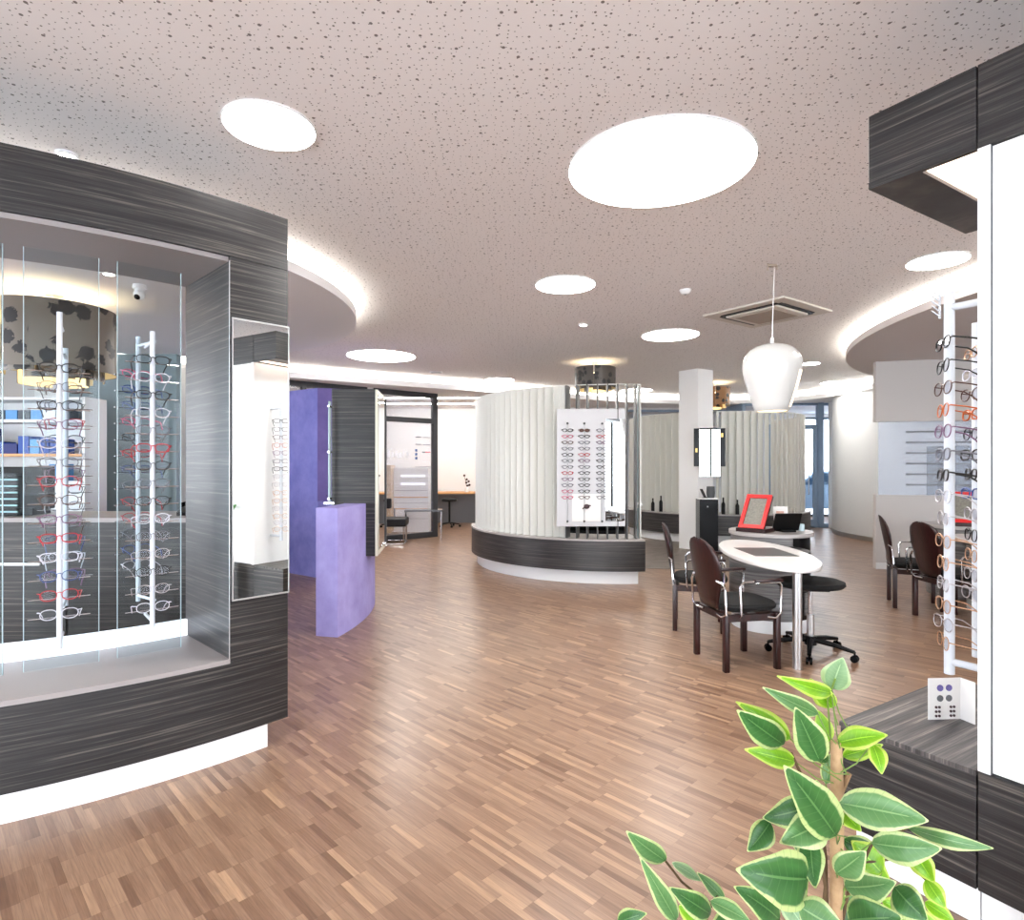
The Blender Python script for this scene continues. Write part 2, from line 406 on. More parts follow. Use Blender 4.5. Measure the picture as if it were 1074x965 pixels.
def window(n, x0, x1, z0, z1, y, mull, horiz=False, m=None, sideways=False, rail=None):
    m = m or M['frame_dk']
    w = thing('window_%d' % n, 'x', 'window'); del w['label']; del w['category']; w['kind'] = 'structure'
    def bx(b, ux, z, du, dz, t):
        if sideways: b.box((y, ux, z), (t, du, dz))
        else: b.box((ux, y, z), (du, t, dz))
    b = MB()
    bx(b, (x0+x1)/2, z0+.03, x1-x0, .06, .08); bx(b, (x0+x1)/2, z1-.03, x1-x0, .06, .08)
    bx(b, x0+.03, (z0+z1)/2, .06, z1-z0, .08); bx(b, x1-.03, (z0+z1)/2, .06, z1-z0, .08)
    for i in range(1, mull): bx(b, x0+(x1-x0)*i/mull, (z0+z1)/2, .07, z1-z0-.1, .08)
    if rail: bx(b, (x0+x1)/2, rail, x1-x0-.1, .05, .06)
    b.build('window_frame', m, w)
    g = MB(); bx(g, (x0+x1)/2, (z0+z1)/2, x1-x0-.08, z1-z0-.08, .01); g.build('window_pane', M['win'], w)
window(1, -8.5, -3.2, .1, 3.0, -4.1, 3); window(2, -2.9, 1.9, 0, 3.0, -4.1, 3); window(3, 2.2, 9.5, .1, 3.0, -4.1, 4)  # unseen windows behind the camera, enlarged to fill the room with daylight
window(4, -3.5, 1.7, .1, 3.0, -9.1, 3, sideways=True); window(5, 2.3, 6.8, .1, 3.0, -9.1, 3, sideways=True)  # unseen left windows, enlarged likewise for more daylight
window(6, 9.5, 14.0, .3, 2.8, 11.1, 3, sideways=True)  # unseen right window, there to let in more daylight
window(11, 1.1, 5.6, .2, 2.95, 15.7, 4, m=M['frame_bl'])
window(8, 8.2, 10.8, 0, 2.9, 17.6, 2)

# far room partition walls
st('wall_street_side', MB().box((.75, 15.7, 1.6), (.7, .15, 3.2)).box((3.35, 15.7, 3.05), (4.5, .15, .2)).box((3.35, 15.7, .1), (4.5, .15, .2)).box((9.3, 14.35, 1.6), (3.4, .15, 3.2)), M['wall'])
st('wall_office', MB().box((-4.3, 15.95, 1.6), (9.4, .15, 3.2)), M['wall'])
# glazed street front behind the right island
wf = thing('window_7', 'x', 'window'); del wf['label']; del wf['category']; wf['kind'] = 'structure'
b = MB()
b.box((6.7, 14.55, 3.0), (2.2, .12, .12)).box((5.6, 15.1, 1.5), (.08, 1.2, 3.0))
b.box((7.43, 14.5, 1.5), (.13, .14, 3.0))
b.box((6.9, 14.5, .05), (2.2, .1, .1)).box((7.58, 14.5, 2.62), (.5, .06, .04))
b.build('window_frame', M['frame_bl'], wf)
MB().box((6.7, 14.5, 1.5), (2.1, .012, 2.9)).build('window_pane', M['win'], wf)
dr = thing('door_1', 'x', 'door'); del dr['label']; del dr['category']; dr['kind'] = 'structure'
MB().box((7.27, 14.42, 1.25), (.08, .06, 2.45)).box((6.72, 14.42, 2.42), (1.05, .06, .11)).box((6.72, 14.42, .12), (1.05, .06, .16)).box((6.17, 14.42, 1.25), (.08, .06, 2.45)).build('door_frame', M['frame_bl'], dr)
MB().box((6.7, 14.38, 2.32), (.45, .07, .1)).build('door_closer', M['alu'], dr)
MB().tube([(7.08, 14.36, .8), (7.08, 14.33, .82), (7.08, 14.33, 1.3), (7.08, 14.36, 1.32)], .012).build('door_handle', M['alu'], dr)

def smoothline(p, k=6):
    out = []
    for i in range(len(p)-1):
        p0 = Vector(p[max(i-1, 0)]); p1 = Vector(p[i]); p2 = Vector(p[i+1]); p3 = Vector(p[min(i+2, len(p)-1)])
        for j in range(k):
            t = j/k
            out.append(.5*((2*p1)+(p2-p0)*t+(2*p0-5*p1+4*p2-p3)*t*t+(3*p1-p0-3*p2+p3)*t**3))
    out.append(Vector(p[-1])); return out
# white curved wall at right and the boxy grey partition
pts = [(7.74, 14.44), (7.3, 13.7), (7.02, 13.0), (6.98, 12.3), (7.09, 11.6), (7.35, 10.6), (7.9, 9.4)]
pts = [tuple(q) for q in smoothline(pts, 8)]
b = MB(); b.prism(pts+[(x+.15, y+.02) for x, y in pts[::-1]], 0, 3.02); st('wall_curved_white', b, M['wall'], smooth=True)
b = MB(); b.prism([(x-.012, y) for x, y in pts]+[(x+.01, y) for x, y in pts[::-1]], 0, .09); st('baseboard_right', b, M['alu'])
P0, P1 = Vector((5.27, 8.70)), Vector((9.2, 7.75))
dd = (P1-P0).normalized(); nn = Vector((-dd.y, dd.x))
def partition(z0, z1, th=.12, a=0, c=None):
    e = P1 if c is None else P0+dd*c
    s0 = P0+dd*a
    return MB().prism([s0, e, e+nn*th, s0+nn*th], z0, z1)
st('wall_partition_upper', partition(2.13, 3.0), M['wall_grey'])
st('wall_partition_lower', partition(.0, 1.07), M['wall_grey'])
st('baseboard_partition', MB().prism([P0-nn*.012, P1-nn*.012, P1, P0], 0, .09), M['white'])
pg = thing('window_9', 'x', 'w'); del pg['label']; del pg['category']; pg['kind'] = 'structure'
b = MB().prism([P0+nn*.05+dd*.05, P0+dd*3+nn*.05, P0+dd*3+nn*.062, P0+nn*.062+dd*.05], 1.07, 2.13); b.build('window_pane', M['frost'], pg)
b = MB()
for i in range(6):
    z = 1.98-.152*i
    s0 = P0+dd*.40; e = P0+dd*3
    b.prism([s0+nn*.035, e+nn*.035, e+nn*.048, s0+nn*.048], z-.012, z+.012)
b.build('window_stripe', M['grey'], pg)
cb = tag(MB().box((0, 0, .42), (.62, .4, .84), bev=.01).build('filing_cabinet', M['dgrey']), 'grey cabinet blurred behind the striped partition glass', 'cabinet')
cb.location = (6.75, 9.15, .95); cb.rotation_euler = (0, 0, D2R(-14))
ct = tag(MB().box((0, 0, .475), (2.6, .6, .95), bev=.01).build('side_counter', M['white']), 'white counter behind the partition glass carrying the grey cabinet', 'counter')
ct.location = (7.2, 9.05, 0); ct.rotation_euler = (0, 0, D2R(-13.6))

# perimeter lower ceiling with cove: inner outline polyline
cove = [(-8.8, 6.6), (-7.2, 7.9), (-5.5, 9.1), (-3.73, 10.2), (-2.41, 11.05), (-1.25, 11.75), (0, 12.5), (1.6, 13.5), (3.2, 14.3), (4.8, 14.6), (6.0, 14.25), (6.63, 13.75), (6.95, 12.75), (7.02, 11.6), (7.4, 10.4), (8.2, 9.4), (11, 8.9)]
cv = smoothline(cove)
def strip(line, o0, o1, z0, z1):
    """solid band following a polyline between sideways offsets o0 and o1"""
    L = []
    for i, p in enumerate(line):
        d = (line[min(i+1, len(line)-1)]-line[max(i-1, 0)]).normalized(); n = Vector((-d.y, d.x)); L.append((p+n*o0, p+n*o1))
    b = MB(); m = b.bm; rings = [[m.verts.new((q.x, q.y, z)) for q, z in ((a, z0), (c, z0), (c, z1), (a, z1))] for a, c in L]
    for A, B in zip(rings, rings[1:]):
        for k in range(4): m.faces.new((A[k], A[(k+1) % 4], B[(k+1) % 4], B[k]))
    m.faces.new(rings[0]); m.faces.new(rings[-1])
    return b
b = MB().prism([tuple(p) for p in cv]+[(11, 17.5), (-9, 17.5), (-9, 6.6)], 3.0, 3.04); st('ceiling_perimeter', b, M['ceil2'])
st('trim_1', strip(cv, -.012, .0, 2.985, 3.085), M['ceil2'])
tag(strip(cv, .07, .085, 3.05, 3.19).build('cove_light', M['led']), 'long curving white light strip in the cove around the far ceiling', 'light')

# round lowered ceiling discs
LD, LR = (-4.226, 5.595), 2.687
st('ceiling_disc_left', MB().cyl(LD, LR, 3.0, 3.08, 120), M['ceil2'], smooth=True)
tag(MB().arc(LD, LR-.10, LR-.06, 0, 360, 3.082, 3.165, 120).build('cove_light', M['led']), 'white light ring above the round lowered ceiling at the left', 'light')
RD, RR = (9.486, 5.784), 5.482
st('ceiling_disc_right', MB().cyl(RD, RR, 3.0, 3.08, 160), M['ceil_r'], smooth=True)
tag(MB().arc(RD, RR-.08, RR-.05, 0, 360, 3.082, 3.19, 160).build('cove_light', M['led']), 'white light ring above the big lowered ceiling at the right', 'light')

# ---- column
cc = (3.27, 10.75); 
def rsq(c, s, a): return [(c[0]+s*math.cos(D2R(a+k*90)), c[1]+s*math.sin(D2R(a+k*90))) for k in range(4)]
b = MB(); 
q = [(3.02, 10.86), (3.27, 10.55), (3.60, 10.76), (3.36, 11.07)]
b.prism(q, 0, ZC); st('wall_column', b, M['wall'])

# ---- left back area walls
st('wall_left_grey', MB().box((-5.25, 8.15, 1.5), (1.45, .1, 3.0)), M['wall_teal'])
st('wall_left_white', MB().box((-6.2, 9.3, 1.5), (4.6, .1, 3.0)).box((-7.4, 7.6, 1.5), (.1, 3.4, 3.0)), M['wall'])

# ================================================================== CEILING FITTINGS
lights = [(283, 132, 49, 'small round ceiling light nearest above the left display window'), (692, 175, 97.5, 'largest round ceiling light, in the top middle'),
          (593, 298, 31, 'round ceiling light straight ahead in the middle distance'), (983, 273, 34, 'round ceiling light beside the right overhead fascia'),
          (703, 351, 30, 'round ceiling light left of the white pendant lamp'), (400, 373, 36, 'round ceiling light above the tall dark cabinet'),
          (524, 398, 15, 'small round ceiling light left of the slatted island lamp'), (877, 401, 17, 'small round ceiling light near the white curved wall'),
          (849, 381, 11, 'smallest round ceiling light just right of the white pendant'), (668, 409, 16, 'small round ceiling light right of the patterned drum lamp')]
for u, v, hw, lab in lights:
    Y = (ZC-1.5)*630/(488-v); X = (u-537)/630*Y; r = hw/630*Y/math.sqrt(1+((u-537)/630)**2)
    t = thing('ceiling_light', lab, 'light', (X, Y, ZC))
    MB().cyl((0, 0), r, -.012, 0, 64).build('diffuser', M['lamp'], t, smooth=True)
    MB().arc((0, 0), r, r+.004, 0, 360, -.013, 0, 64).build('trim_ring', M['white'], t, smooth=True)
def spot(x, y, z, r, lab):
    t = thing('recessed_spotlight', lab, 'light', (x, y, z))
    MB().cyl((0, 0), r*.7, -.012, -.002, 24).build('bulb', M['lamp'], t)
    MB().arc((0, 0), r*.7, r, 0, 360, -.015, 0, 24).build('trim_ring', M['white'], t)
spot(.86, 7.24, ZC, .06, 'tiny recessed spotlight between the two mid ceiling lights')
spot(-2.43, 3.28, ZC, .055, 'tiny recessed spotlight over the left cabinet fascia')
spot(-3.14, 4.68, 3.0, .055, 'tiny spotlight in the lowered ceiling seen through the left display window')
t = thing('smoke_detector', 'white round smoke detector on the perforated ceiling', 'smoke detector', (1.68, 5.82, ZC))
MB().lathe([(0, -.045), (.03, -.044), (.045, -.03), (.055, -.012), (.055, 0), (0, 0)]).build('housing', M['white'], t, smooth=True)
MB().cyl((0, 0), .012, -.05, -.043, 12).build('sensor', M['grey'], t)
t = thing('ceiling_vent', 'small dark slot vent in the ceiling near the waiting area', 'vent', (-1.38, 10.93, ZC), D2R(0))
MB().box((0, 0, -.008), (.22, .10, .016)).build('frame', M['white'], t)
MB().box((0, -.005, -.014), (.18, .05, .012)).build('slot', M['dgrey'], t)
t = thing('security_camera', 'white dome security camera hanging behind the left display window', 'camera', (-3.1, 5.0, 3.0))
MB().lathe([(0, 0), (.05, 0), (.055, -.03), (.035, -.045), (.03, -.07)]).build('mount', M['white'], t, smooth=True)
MB().ball((0, -.005, -.085), .045).build('dome', M['white'], t, smooth=True)
MB().ball((0, -.03, -.105), .025).build('lens', M['black'], t, smooth=True)

# AC cassette
t = thing('air_conditioning_cassette', 'square beige ceiling air conditioner behind the pendant cord', 'air conditioner', (2.83, 6.68, ZC), D2R(36))
M['ac'] = mat('beige_ac_plastic', (.84, .81, .77), .5)
MB().box((0, 0, -.012), (.97, .97, .024), bev=.006).build('outer_frame', M['ac'], t)
b = MB()
for k in range(4):
    a = k*PI/2; b.box((.345*math.cos(a), .345*math.sin(a), -.026), (.05, .66, .012), rz=a)
b.build('air_slot', M['black'], t)
MB().box((0, 0, -.035), (.62, .62, .03), bev=.02).build('centre_panel', M['ac'], t)
M['acgrille'] = mat('tan_ac_grille', (.66, .60, .54), .6)
MB().box((0, 0, -.052), (.46, .46, .008)).build('grille', M['acgrille'], t)

# pendant lamp
t = thing('pendant_lamp', 'glossy white barrel pendant lamp hanging over the oval table', 'pendant lamp', (2.2, 5.08, 1.955))
prof = [(.125, 0), (.137, .012), (.152, .05), (.185, .15), (.213, .25), (.231, .33), (.2365, .39), (.232, .43), (.215, .475), (.185, .513), (.14, .543), (.085, .562), (.04, .569), (0, .571)]
MB().lathe(prof, n=64).build('lamp_shade', M['shade'], t, smooth=True)
MB().cyl((0, 0), .116, .004, .02, 40).build('diffuser', M['slot'], t)
b = MB(); m = b.bm; rows = []
for (r, z) in [(.145, .03), (.156, .06), (.185, .15), (.213, .25), (.231, .33)]:
    rows.append([m.verts.new(((r+.003)*math.cos(D2R(a)), (r+.003)*math.sin(D2R(a)), z)) for a in (-50, -44, -38)])
for A, B in zip(rows, rows[1:]):
    for k in range(2): m.faces.new((A[k], A[k+1], B[k+1], B[k]))
ls = b.build('light_slot', M['slot'], t, smooth=True); sd = ls.modifiers.new('s', 'SOLIDIFY'); sd.thickness = .004
MB().tube([(0, 0, .57), (.005, 0, .8), (.012, 0, 1.0), (.02, 0, ZC-1.955)], .0035, 6).build('cord', M['white'], t)
MB().tube([(0, 0, .565), (0, 0, .62)], .014, 10).build('cord_grip', M['white'], t, smooth=True)
MB().box((.0, 0, ZC-1.955-.012), (.07, .03, .02)).box((-.045, -.02, ZC-1.955-.03), (.008, .008, .06)).box((.05, .02, ZC-1.955-.02), (.008, .008, .04)).build('ceiling_hook', M['acgrille'], t)

def drum(x, y, ztop, zbot, r, m, ceil, lab, power=9, inner=None):
    h = ztop-zbot
    t = thing('drum_lamp', lab, 'lamp', (x, y, zbot))
    for k, (rr, z0, z1) in enumerate([(r, h*.16, h), (r*.80, h*.06, h*.7), (r*.55, 0, h*.6)]):
        # each tier is a ring of fabric broken by gaps
        s = MB(); l = MB()
        for a in range(3):
            a0 = a*120+k*55+20; s.arc((0, 0), rr-.004, rr, a0, a0+(118 if k == 0 else 92), z0+(0.0 if a != 1 else h*.06), z1, 26)
            l.arc((0, 0), rr-.009, rr-.005, a0, a0+(118 if k == 0 else 92), z0+(0.0 if a != 1 else h*.06)+.001, z1-.002, 26)
        s.build('shade_tier', m, t, smooth=True); l.build('shade_lining', M['drum_in'], t, smooth=True)
    bulb = MB().cyl((0, 0), r*.5, h*.72, h*.76, 32).build('light_disc', M['lampw'], t)
    MB().tube([(0, 0, h*.76), (0, 0, ceil-zbot)], .02, 10).cyl((0, 0), .07, ceil-zbot-.02, ceil-zbot, 24).build('stem', M['alu'], t)
    b2 = MB()
    for a in (20, 140, 260): b2.tube([(0, 0, h*.74), (r*math.cos(D2R(a))*.99, r*math.sin(D2R(a))*.99, h*.74)], .005, 6)
    b2.build('spider', M['alu'], t)
    return t
drum(1.37, 9.9, 3.10, 2.70, .335, M['floral_dk'], ZC, 'dark flower-patterned drum ceiling lamp above the near slatted island')
drum(4.15, 12.4, 3.09, 2.66, .335, M['floral_or'], ZC, 'amber flower-patterned drum ceiling lamp right of the white column')
drum(-4.0, 5.25, 2.86, 2.20, .46, M['floral_big'], 2.998, 'large grey damask drum lamp seen through the left display window')

# ================================================================== EYEGLASSES
def rimpts(cx, w, h, style, n=18):
    out = []
    for k in range(n):
        a = 2*PI*k/n; ca, sa = math.cos(a), math.sin(a)
        e = .75 if style else .9
        x = abs(ca)**e*math.copysign(1, ca)*w/2; z = abs(sa)**e*math.copysign(1, sa)*h/2
        if sa > 0: z *= .9
        out.append((cx+x, 0, z))
    return out
SC = 1.18
def make_glasses(fm, lm, style, thick):
    """faces -Y, centred on the bridge; temples run to +Y"""
    t = bpy.data.objects.new('eyeglasses', None); COL.objects.link(t); t.empty_display_size = .02
    b = MB(); w = .052*SC; h = (.036 if style else .041)*SC; cx = .0335*SC
    for s in (-1, 1):
        b.tube(rimpts(s*cx, w, h, style), thick, 6, closed=True)
        b.tube([(s*(cx+w/2), 0, h*.22), (s*.068*SC, .004, h*.24)], thick*1.1, 6)
    b.tube([(-.009*SC, 0, h*.15), (0, -.002, h*.26), (.009*SC, 0, h*.15)], thick, 6)
    b.build('frame', fm, t, smooth=True)
    for s in (-1, 1):
        l = MB(); pts = rimpts(s*cx, w*.97, h*.97, style)
        vs = [l.bm.verts.new(p) for p in pts]; l.bm.faces.new(vs)
        r = bmesh.ops.extrude_face_region(l.bm, geom=l.bm.faces[:]); bmesh.ops.translate(l.bm, verts=[v for v in r['geom'] if isinstance(v, bmesh.types.BMVert)], vec=(0, .0015, 0))
        l.build('lens', lm, t)
        MB().tube([(s*.068*SC, .004, h*.24), (s*.069*SC, .05, h*.16), (s*.067*SC, .10, 0), (s*.062*SC, .125, -.016), (s*.058*SC, .145, -.036)], thick*1.15, 6).build('temple', fm, t, smooth=True)
    return t
FR = {}
cols = {'black': (.04, .04, .045), 'grey': (.42, .42, .45), 'red': (.72, .10, .16), 'brown': (.30, .17, .12), 'mauve': (.47, .33, .45), 'blue': (.18, .28, .52),
        'clear': (.80, .80, .84), 'pink': (.80, .30, .45), 'tortoise': (.72, .35, .12), 'silver': (.75, .74, .76), 'gold': (.80, .64, .52)}
for k, c in cols.items():
    FR[k] = mat(k+'_eyeglass_frame', c, .3, 1 if k in ('silver', 'gold') else 0)
PROTO = {}; used = set()
def glasses(key, thickf, loc, ang, label, group, dark=False, tilt=-.08):
    k = (key, thickf, dark)
    if k not in PROTO:
        PROTO[k] = make_glasses(FR[key], M['lens_dk'] if dark else M['lens'], thickf > .5, .0015+.0016*thickf)
        o = PROTO[k]; o.location = loc; o.rotation_euler = (tilt, 0, ang); tag(o, label, 'eyeglasses', group); return o
    return dup(PROTO[k], loc, (tilt, 0, ang), label, group)

# ================================================================== LEFT DISPLAY CABINET (curved)
CL, R1, R0 = (-3.725, 5.249), 3.190, 2.54
t = thing('display_cabinet', 'long curved charcoal display cabinet with a glazed window opening at left', 'display cabinet', (*pol(CL, R1, -60), 0))
AE = -38.3; AO = -43.9; AS = -112
MB().arc(CL, R0, R1, AS, AE, 2.56, 2.84, 40).build('fascia', M['lam'], t, world=True, smooth=True)
MB().arc(CL, R0, R1-.02, AS, AO, 2.535, 2.559, 36).build('soffit', M['taupe'], t, world=True, smooth=True)
MB().arc(CL, R0, R1, AO, AE, .50, 2.557, 6).build('end_block', M['lam'], t, world=True, smooth=True)
MB().arc(CL, R0, R1, AS, AE, .13, .497, 40).build('lower_front', M['lam'], t, world=True, smooth=True)
MB().arc(CL, R0, R1+.004, AS, AO, .4975, .52, 36).build('sill', M['taupe'], t, world=True, smooth=True)
MB().arc(CL, R0+.06, R1-.02, AS, AE-1.9, 0, .13, 40).build('plinth', M['white'], t, world=True, smooth=True)
MB().arc(CL, R0, R0+.03, AS, AO, .52, .61, 36).build('light_strip', M['led_cool'], t, world=True, smooth=True)
CAB = t
b = MB()
for a in (AO-.05,): 
    x, y = pol(CL, R1+.002, a); b.tube([(x, y, .52), (x, y, 2.535)], .002, 6)
b.build('edge_trim', M['alu'], t, world=True)
# mirror set in the end block
pa, pb = Vector(pol(CL, R1, AO+.12)), Vector(pol(CL, R1, AE-.12))
pb = pa+Vector((.702, .712)).normalized()*(pb-pa).length
nrm = Vector(((pb-pa).y, -(pb-pa).x)).normalized()
mr = thing('inset_mirror', 'tall narrow mirror on the end of the curved charcoal cabinet', 'mirror', (*((pa+pb)/2), .82))
MB().prism([pa+nrm*.006, pb+nrm*.006, pb+nrm*.012, pa+nrm*.012], .82, 2.24).build('glass', M['mirror'], mr, world=True)
MB().prism([pa, pb-nrm*.012, pb+nrm*.006, pa+nrm*.006], .82, 2.24).build('backing', M['dgrey'], mr, world=True)
b = MB()
for q0, q1, z0, z1 in ((pa, pb, .812, .82), (pa, pb, 2.24, 2.248)):
    b.prism([q0+nrm*.005, q1+nrm*.005, q1+nrm*.014, q0+nrm*.014], z0, z1)
dq = (pb-pa).normalized()
for q0 in (pa, pb-dq*.005): b.prism([q0+nrm*.005, q0+dq*.005+nrm*.005, q0+dq*.005+nrm*.014, q0+nrm*.014], .82, 2.24)
b.build('edge', M['alu'], mr, world=True)

# glass panes with eyeglass racks
def pane(a0, a1, lab, r=2.79):
    p, q = Vector(pol(CL, r, a0)), Vector(pol(CL, r, a1)); n = Vector(((q-p).y, -(q-p).x)).normalized()
    t = MB().prism([p, q, q+n*.008, p+n*.008], .521, 2.534).build('glass_pane', M['glass'], CAB, world=True)
    d = (q-p).normalized(); b = MB()
    for s in (p, q-d*.003): b.prism([s-n*.001, s+d*.003-n*.001, s+d*.003+n*.009, s+n*.009], .521, 2.534)
    b.build('pane_edge', M['glass_edge'], t, world=True)
    return t
pane(-59.6, -53.5, 'tall clear glass pane behind the left rack of the display window')
pane(-52, -46, 'tall clear glass pane behind the right rack of the display window')
pane(-67, -61.1, 'clear glass pane cut by the left picture edge')
def rack(r, a, z0, z1, rows, keys, face, lab, gl, grp, labs, rodw=.115, skew=0):
    x, y = pol(CL, r, a); ang = D2R(a)+PI/2+skew       # local -Y looks outward (radially)
    t = thing('eyeglass_rack', lab, 'eyeglass rack', (x, y, z0), ang)
    MB().tube([(0, 0, 0), (0, 0, z1-z0)], .0115, 12).build('pole', M['rack'], t, smooth=True)
    b = MB()
    for z in rows: b.tube([(-rodw, .0, z-z0-.018), (rodw, .0, z-z0-.018)], .0025, 6)
    b.build('rod', M['chrome'], t)
    for z in (z0+.03, z1-.05): MB().tube([(0, 0, z-z0), (0, .19*face, z-z0)], .008, 8).build('bracket', M['rack'], t, smooth=True)
    for i, z in enumerate(rows):
        k, th = keys[i % len(keys)]
        off = -.028*face
        d = Vector((math.cos(ang-PI/2), math.sin(ang-PI/2)))*(.018*face)
        glasses(k, th, (x+d.x, y+d.y, z), ang if face > 0 else ang+PI, '%s eyeglasses, %s %s' % (k+'-rimmed', ORD[i], labs if i else labs[9:]), grp)
ka = [('black', .6), ('grey', .3), ('black', .3), ('mauve', .3), ('clear', .3), ('grey', .2), ('red', .2), ('brown', .3), ('mauve', .6), ('red', .6), ('clear', .6), ('blue', .3), ('red', .3), ('clear', .3)]
rows_a = [1.945-.0862*i for i in range(14)]
rack(3.0, -56.5, .66, 2.20, rows_a, ka, 1, 'white pole rack of eyeglasses in the left window, front side', None, 'eyeglasses on the front left window pole', 'from top on the front pole of the left glass pane')
kb = [('grey', .3), ('brown', .6), ('grey', .6), ('red', .6), ('black', .6), ('silver', .3), ('mauve', .3), ('black', .3), ('grey', .3), ('brown', .3), ('blue', .3), ('clear', .3), ('mauve', .6)]
rack(2.6, -56.5, .78, 2.10, [1.98-.0862*i for i in range(13)], kb, -1, 'white pole rack of eyeglasses in the left window, rear side', None, 'eyeglasses on the rear left window pole', 'from top on the pole just behind the left glass pane')
kc = [('black', .7), ('clear', .3), ('black', .6), ('clear', .3), ('grey', .3), ('red', .7), ('black', .3), ('grey', .3), ('black', .3), ('clear', .3), ('grey', .3), ('silver', .3), ('black', .3), ('silver', .3), ('clear', .3)]
rack(3.0, -49.5, .70, 2.16, [2.02-.0868*i for i in range(15)], kc, 1, 'white pole rack of eyeglasses on the right window pane, front side', None, 'eyeglasses on the front right window pole', 'from top on the front pole of the right glass pane')
kd = [('pink', .9), ('blue', .8), ('blue', .6), ('pink', .8), ('black', .9), ('red', .9), ('blue', .6), ('grey', .4), ('red', .5), ('red', .3), ('grey', .3), ('blue', .5), ('silver', .3)]
rack(2.6, -49.5, .76, 2.20, [2.0-.0868*i for i in range(13)], kd, -1, 'white pole rack of eyeglasses on the right window pane, rear side', None, 'eyeglasses on the rear right window pole', 'from top on the pole behind the right glass pane', skew=.25)

# ================================================================== RIGHT DISPLAY FIXTURE
O = Vector((1.5, 1.935)); T = Vector((.53, -.848)).normalized(); SS = Vector((.848, .53)).normalized()
def F(a, s): return O+T*a+SS*s
def fbox(a0, a1, s0, s1, z0, z1): return MB().prism([F(a0, s0), F(a1, s0), F(a1, s1), F(a0, s1)], z0, z1)
rl = laminate('fixture_charcoal_laminate', (1.2, 1.2, 85)); M['lamR'] = rl
t = thing('display_shelf_unit', 'charcoal open display shelf with an overhead fascia at the right', 'display shelf', (*F(-.2, .4), 0))
fbox(-.445, -.004, 0, .90, .13, .497).build('base', M['lamR'], t, world=True, bevel=.002)
fbox(-.448, -.004, -.003, .90, .498, .515).build('shelf_top', M['lam_top'], t, world=True, bevel=.0015)
fbox(-.40, -.004, .03, .86, 0, .13).build('plinth', M['white'], t, world=True)
f = fbox(-.34, -.004, 0, .80, 2.545, 2.79).build('fascia', M['lamR'], t, world=True, bevel=.002)
b = MB()
b.prism([F(-.34, 0), F(-.17, 0), F(-.17, .8), F(-.34, .8)], 2.52, 2.544)
b.prism([F(-.17, 0), F(-.004, 0), F(-.004, .022), F(-.17, .022)], 2.52, 2.544)
b.prism([F(-.17, .66), F(-.004, .66), F(-.004, .8), F(-.17, .8)], 2.52, 2.544)
b.build('soffit_border', M['lamR'], t, world=True)
fbox(-.17, -.004, .022, .66, 2.532, 2.543).build('warm_light_panel', M['led_warm'], t, world=True)
t = thing('light_box_cabinet', 'tall backlit white panel cabinet framed in charcoal at the right edge', 'light box', (*F(.5, .4), 0))
fbox(.0, 1.7, 0, .90, .13, .515).build('base', M['lamR'], t, world=True, bevel=.002)
fbox(.0, 1.65, .03, .86, 0, .13).build('plinth', M['white'], t, world=True)
fbox(.0, 1.7, 0, .80, 2.52, 2.79).build('fascia', M['lamR'], t, world=True, bevel=.002)
fbox(.0, .034, .0, .80, .516, 2.519).build('side_panel', M['white'], t, world=True)
fbox(.036, 1.2, .012, .04, .52, 2.515).build('lit_panel', M['lightbox'], t, world=True)
fbox(1.2, 1.7, .012, .04, .52, 2.515).build('end_panel', M['lamR'], t, world=True)
fbox(.034, .0365, .004, .03, .516, 2.519).build('panel_edge', M['dgrey'], t, world=True)

# eyeglass racks on the side of the light box
FA = D2R(163)
def fix_rack(p, z0, z1, zs, keys, lab, grp, labs, wallp):
    t = thing('eyeglass_rack', lab, 'eyeglass rack', (p[0], p[1], z0))
    MB().tube([(0, 0, 0), (0, 0, z1-z0)], .0165, 14).build('pole', M['rack'], t, smooth=True)
    w = Vector(wallp)-Vector(p)
    for z in (z0+.045, z1-.06): MB().tube([(0, 0, z-z0), (w.x, w.y, z-z0+.0)], .013, 10).build('bracket', M['rack'], t, smooth=True)
    for i, z in enumerate(zs):
        k, th = keys[i % len(keys)]
        ang = FA+PI/2+random.uniform(-.12, .12)
        d = Vector((math.cos(FA), math.sin(FA)))*.02
        glasses(k, th, (p[0]+d.x, p[1]+d.y, z), ang, '%s eyeglasses, %s %s' % (k+'-rimmed', ORD[i], labs if i else labs[9:]), grp, dark=False)
ke = [('black', 1), ('black', .5), ('brown', .5), ('tortoise', .5), ('mauve', .5), ('grey', .9), ('black', .9), ('silver', .2), ('silver', .3), ('gold', .2), ('gold', .3), ('silver', .3), ('gold', .3), ('silver', .2), ('gold', .2), ('silver', .3)]
pr = F(-.16, .20)
wall_pt = F(-.003, .20)
zs = [1.5+(488-v)/630*2.18 for v in (360, 384, 407, 430, 452, 476, 498, 520, 543, 567, 590, 612, 634, 653, 672)]
fix_rack(pr, .745, 2.13, zs, ke, 'white pole rack of eyeglasses on the right charcoal shelf', 'eyeglasses on the right shelf pole', 'from top on the front pole of the right shelf', wall_pt)
kf = [('gold', .6), ('clear', .7), ('brown', .4), ('tortoise', 1), ('black', .4), ('black', 1), ('black', .9), ('blue', .9), ('silver', .4), ('black', .5), ('gold', .3), ('silver', .3), ('silver', .3)]
fix_rack(F(-.19, .51), .745, 2.06, [z+.0 for z in zs[:13]], kf, 'second white pole rack of eyeglasses, deeper in the right shelf', 'eyeglasses on the rear right shelf pole', 'from top on the rear pole of the right shelf', F(-.003, .51))
t = thing('comb_bracket', 'small white comb-shaped bracket at the top of the right rack', 'bracket', (pr[0]-.035, pr[1]+.01, 2.035), D2R(25))
b = MB()
for i in range(5): b.box((-.012, 0, .015+.018*i), (.05, .004, .004), ry=.3)
b.box((.012, 0, .05), (.004, .006, .1)).build('tooth', M['rack'], t)

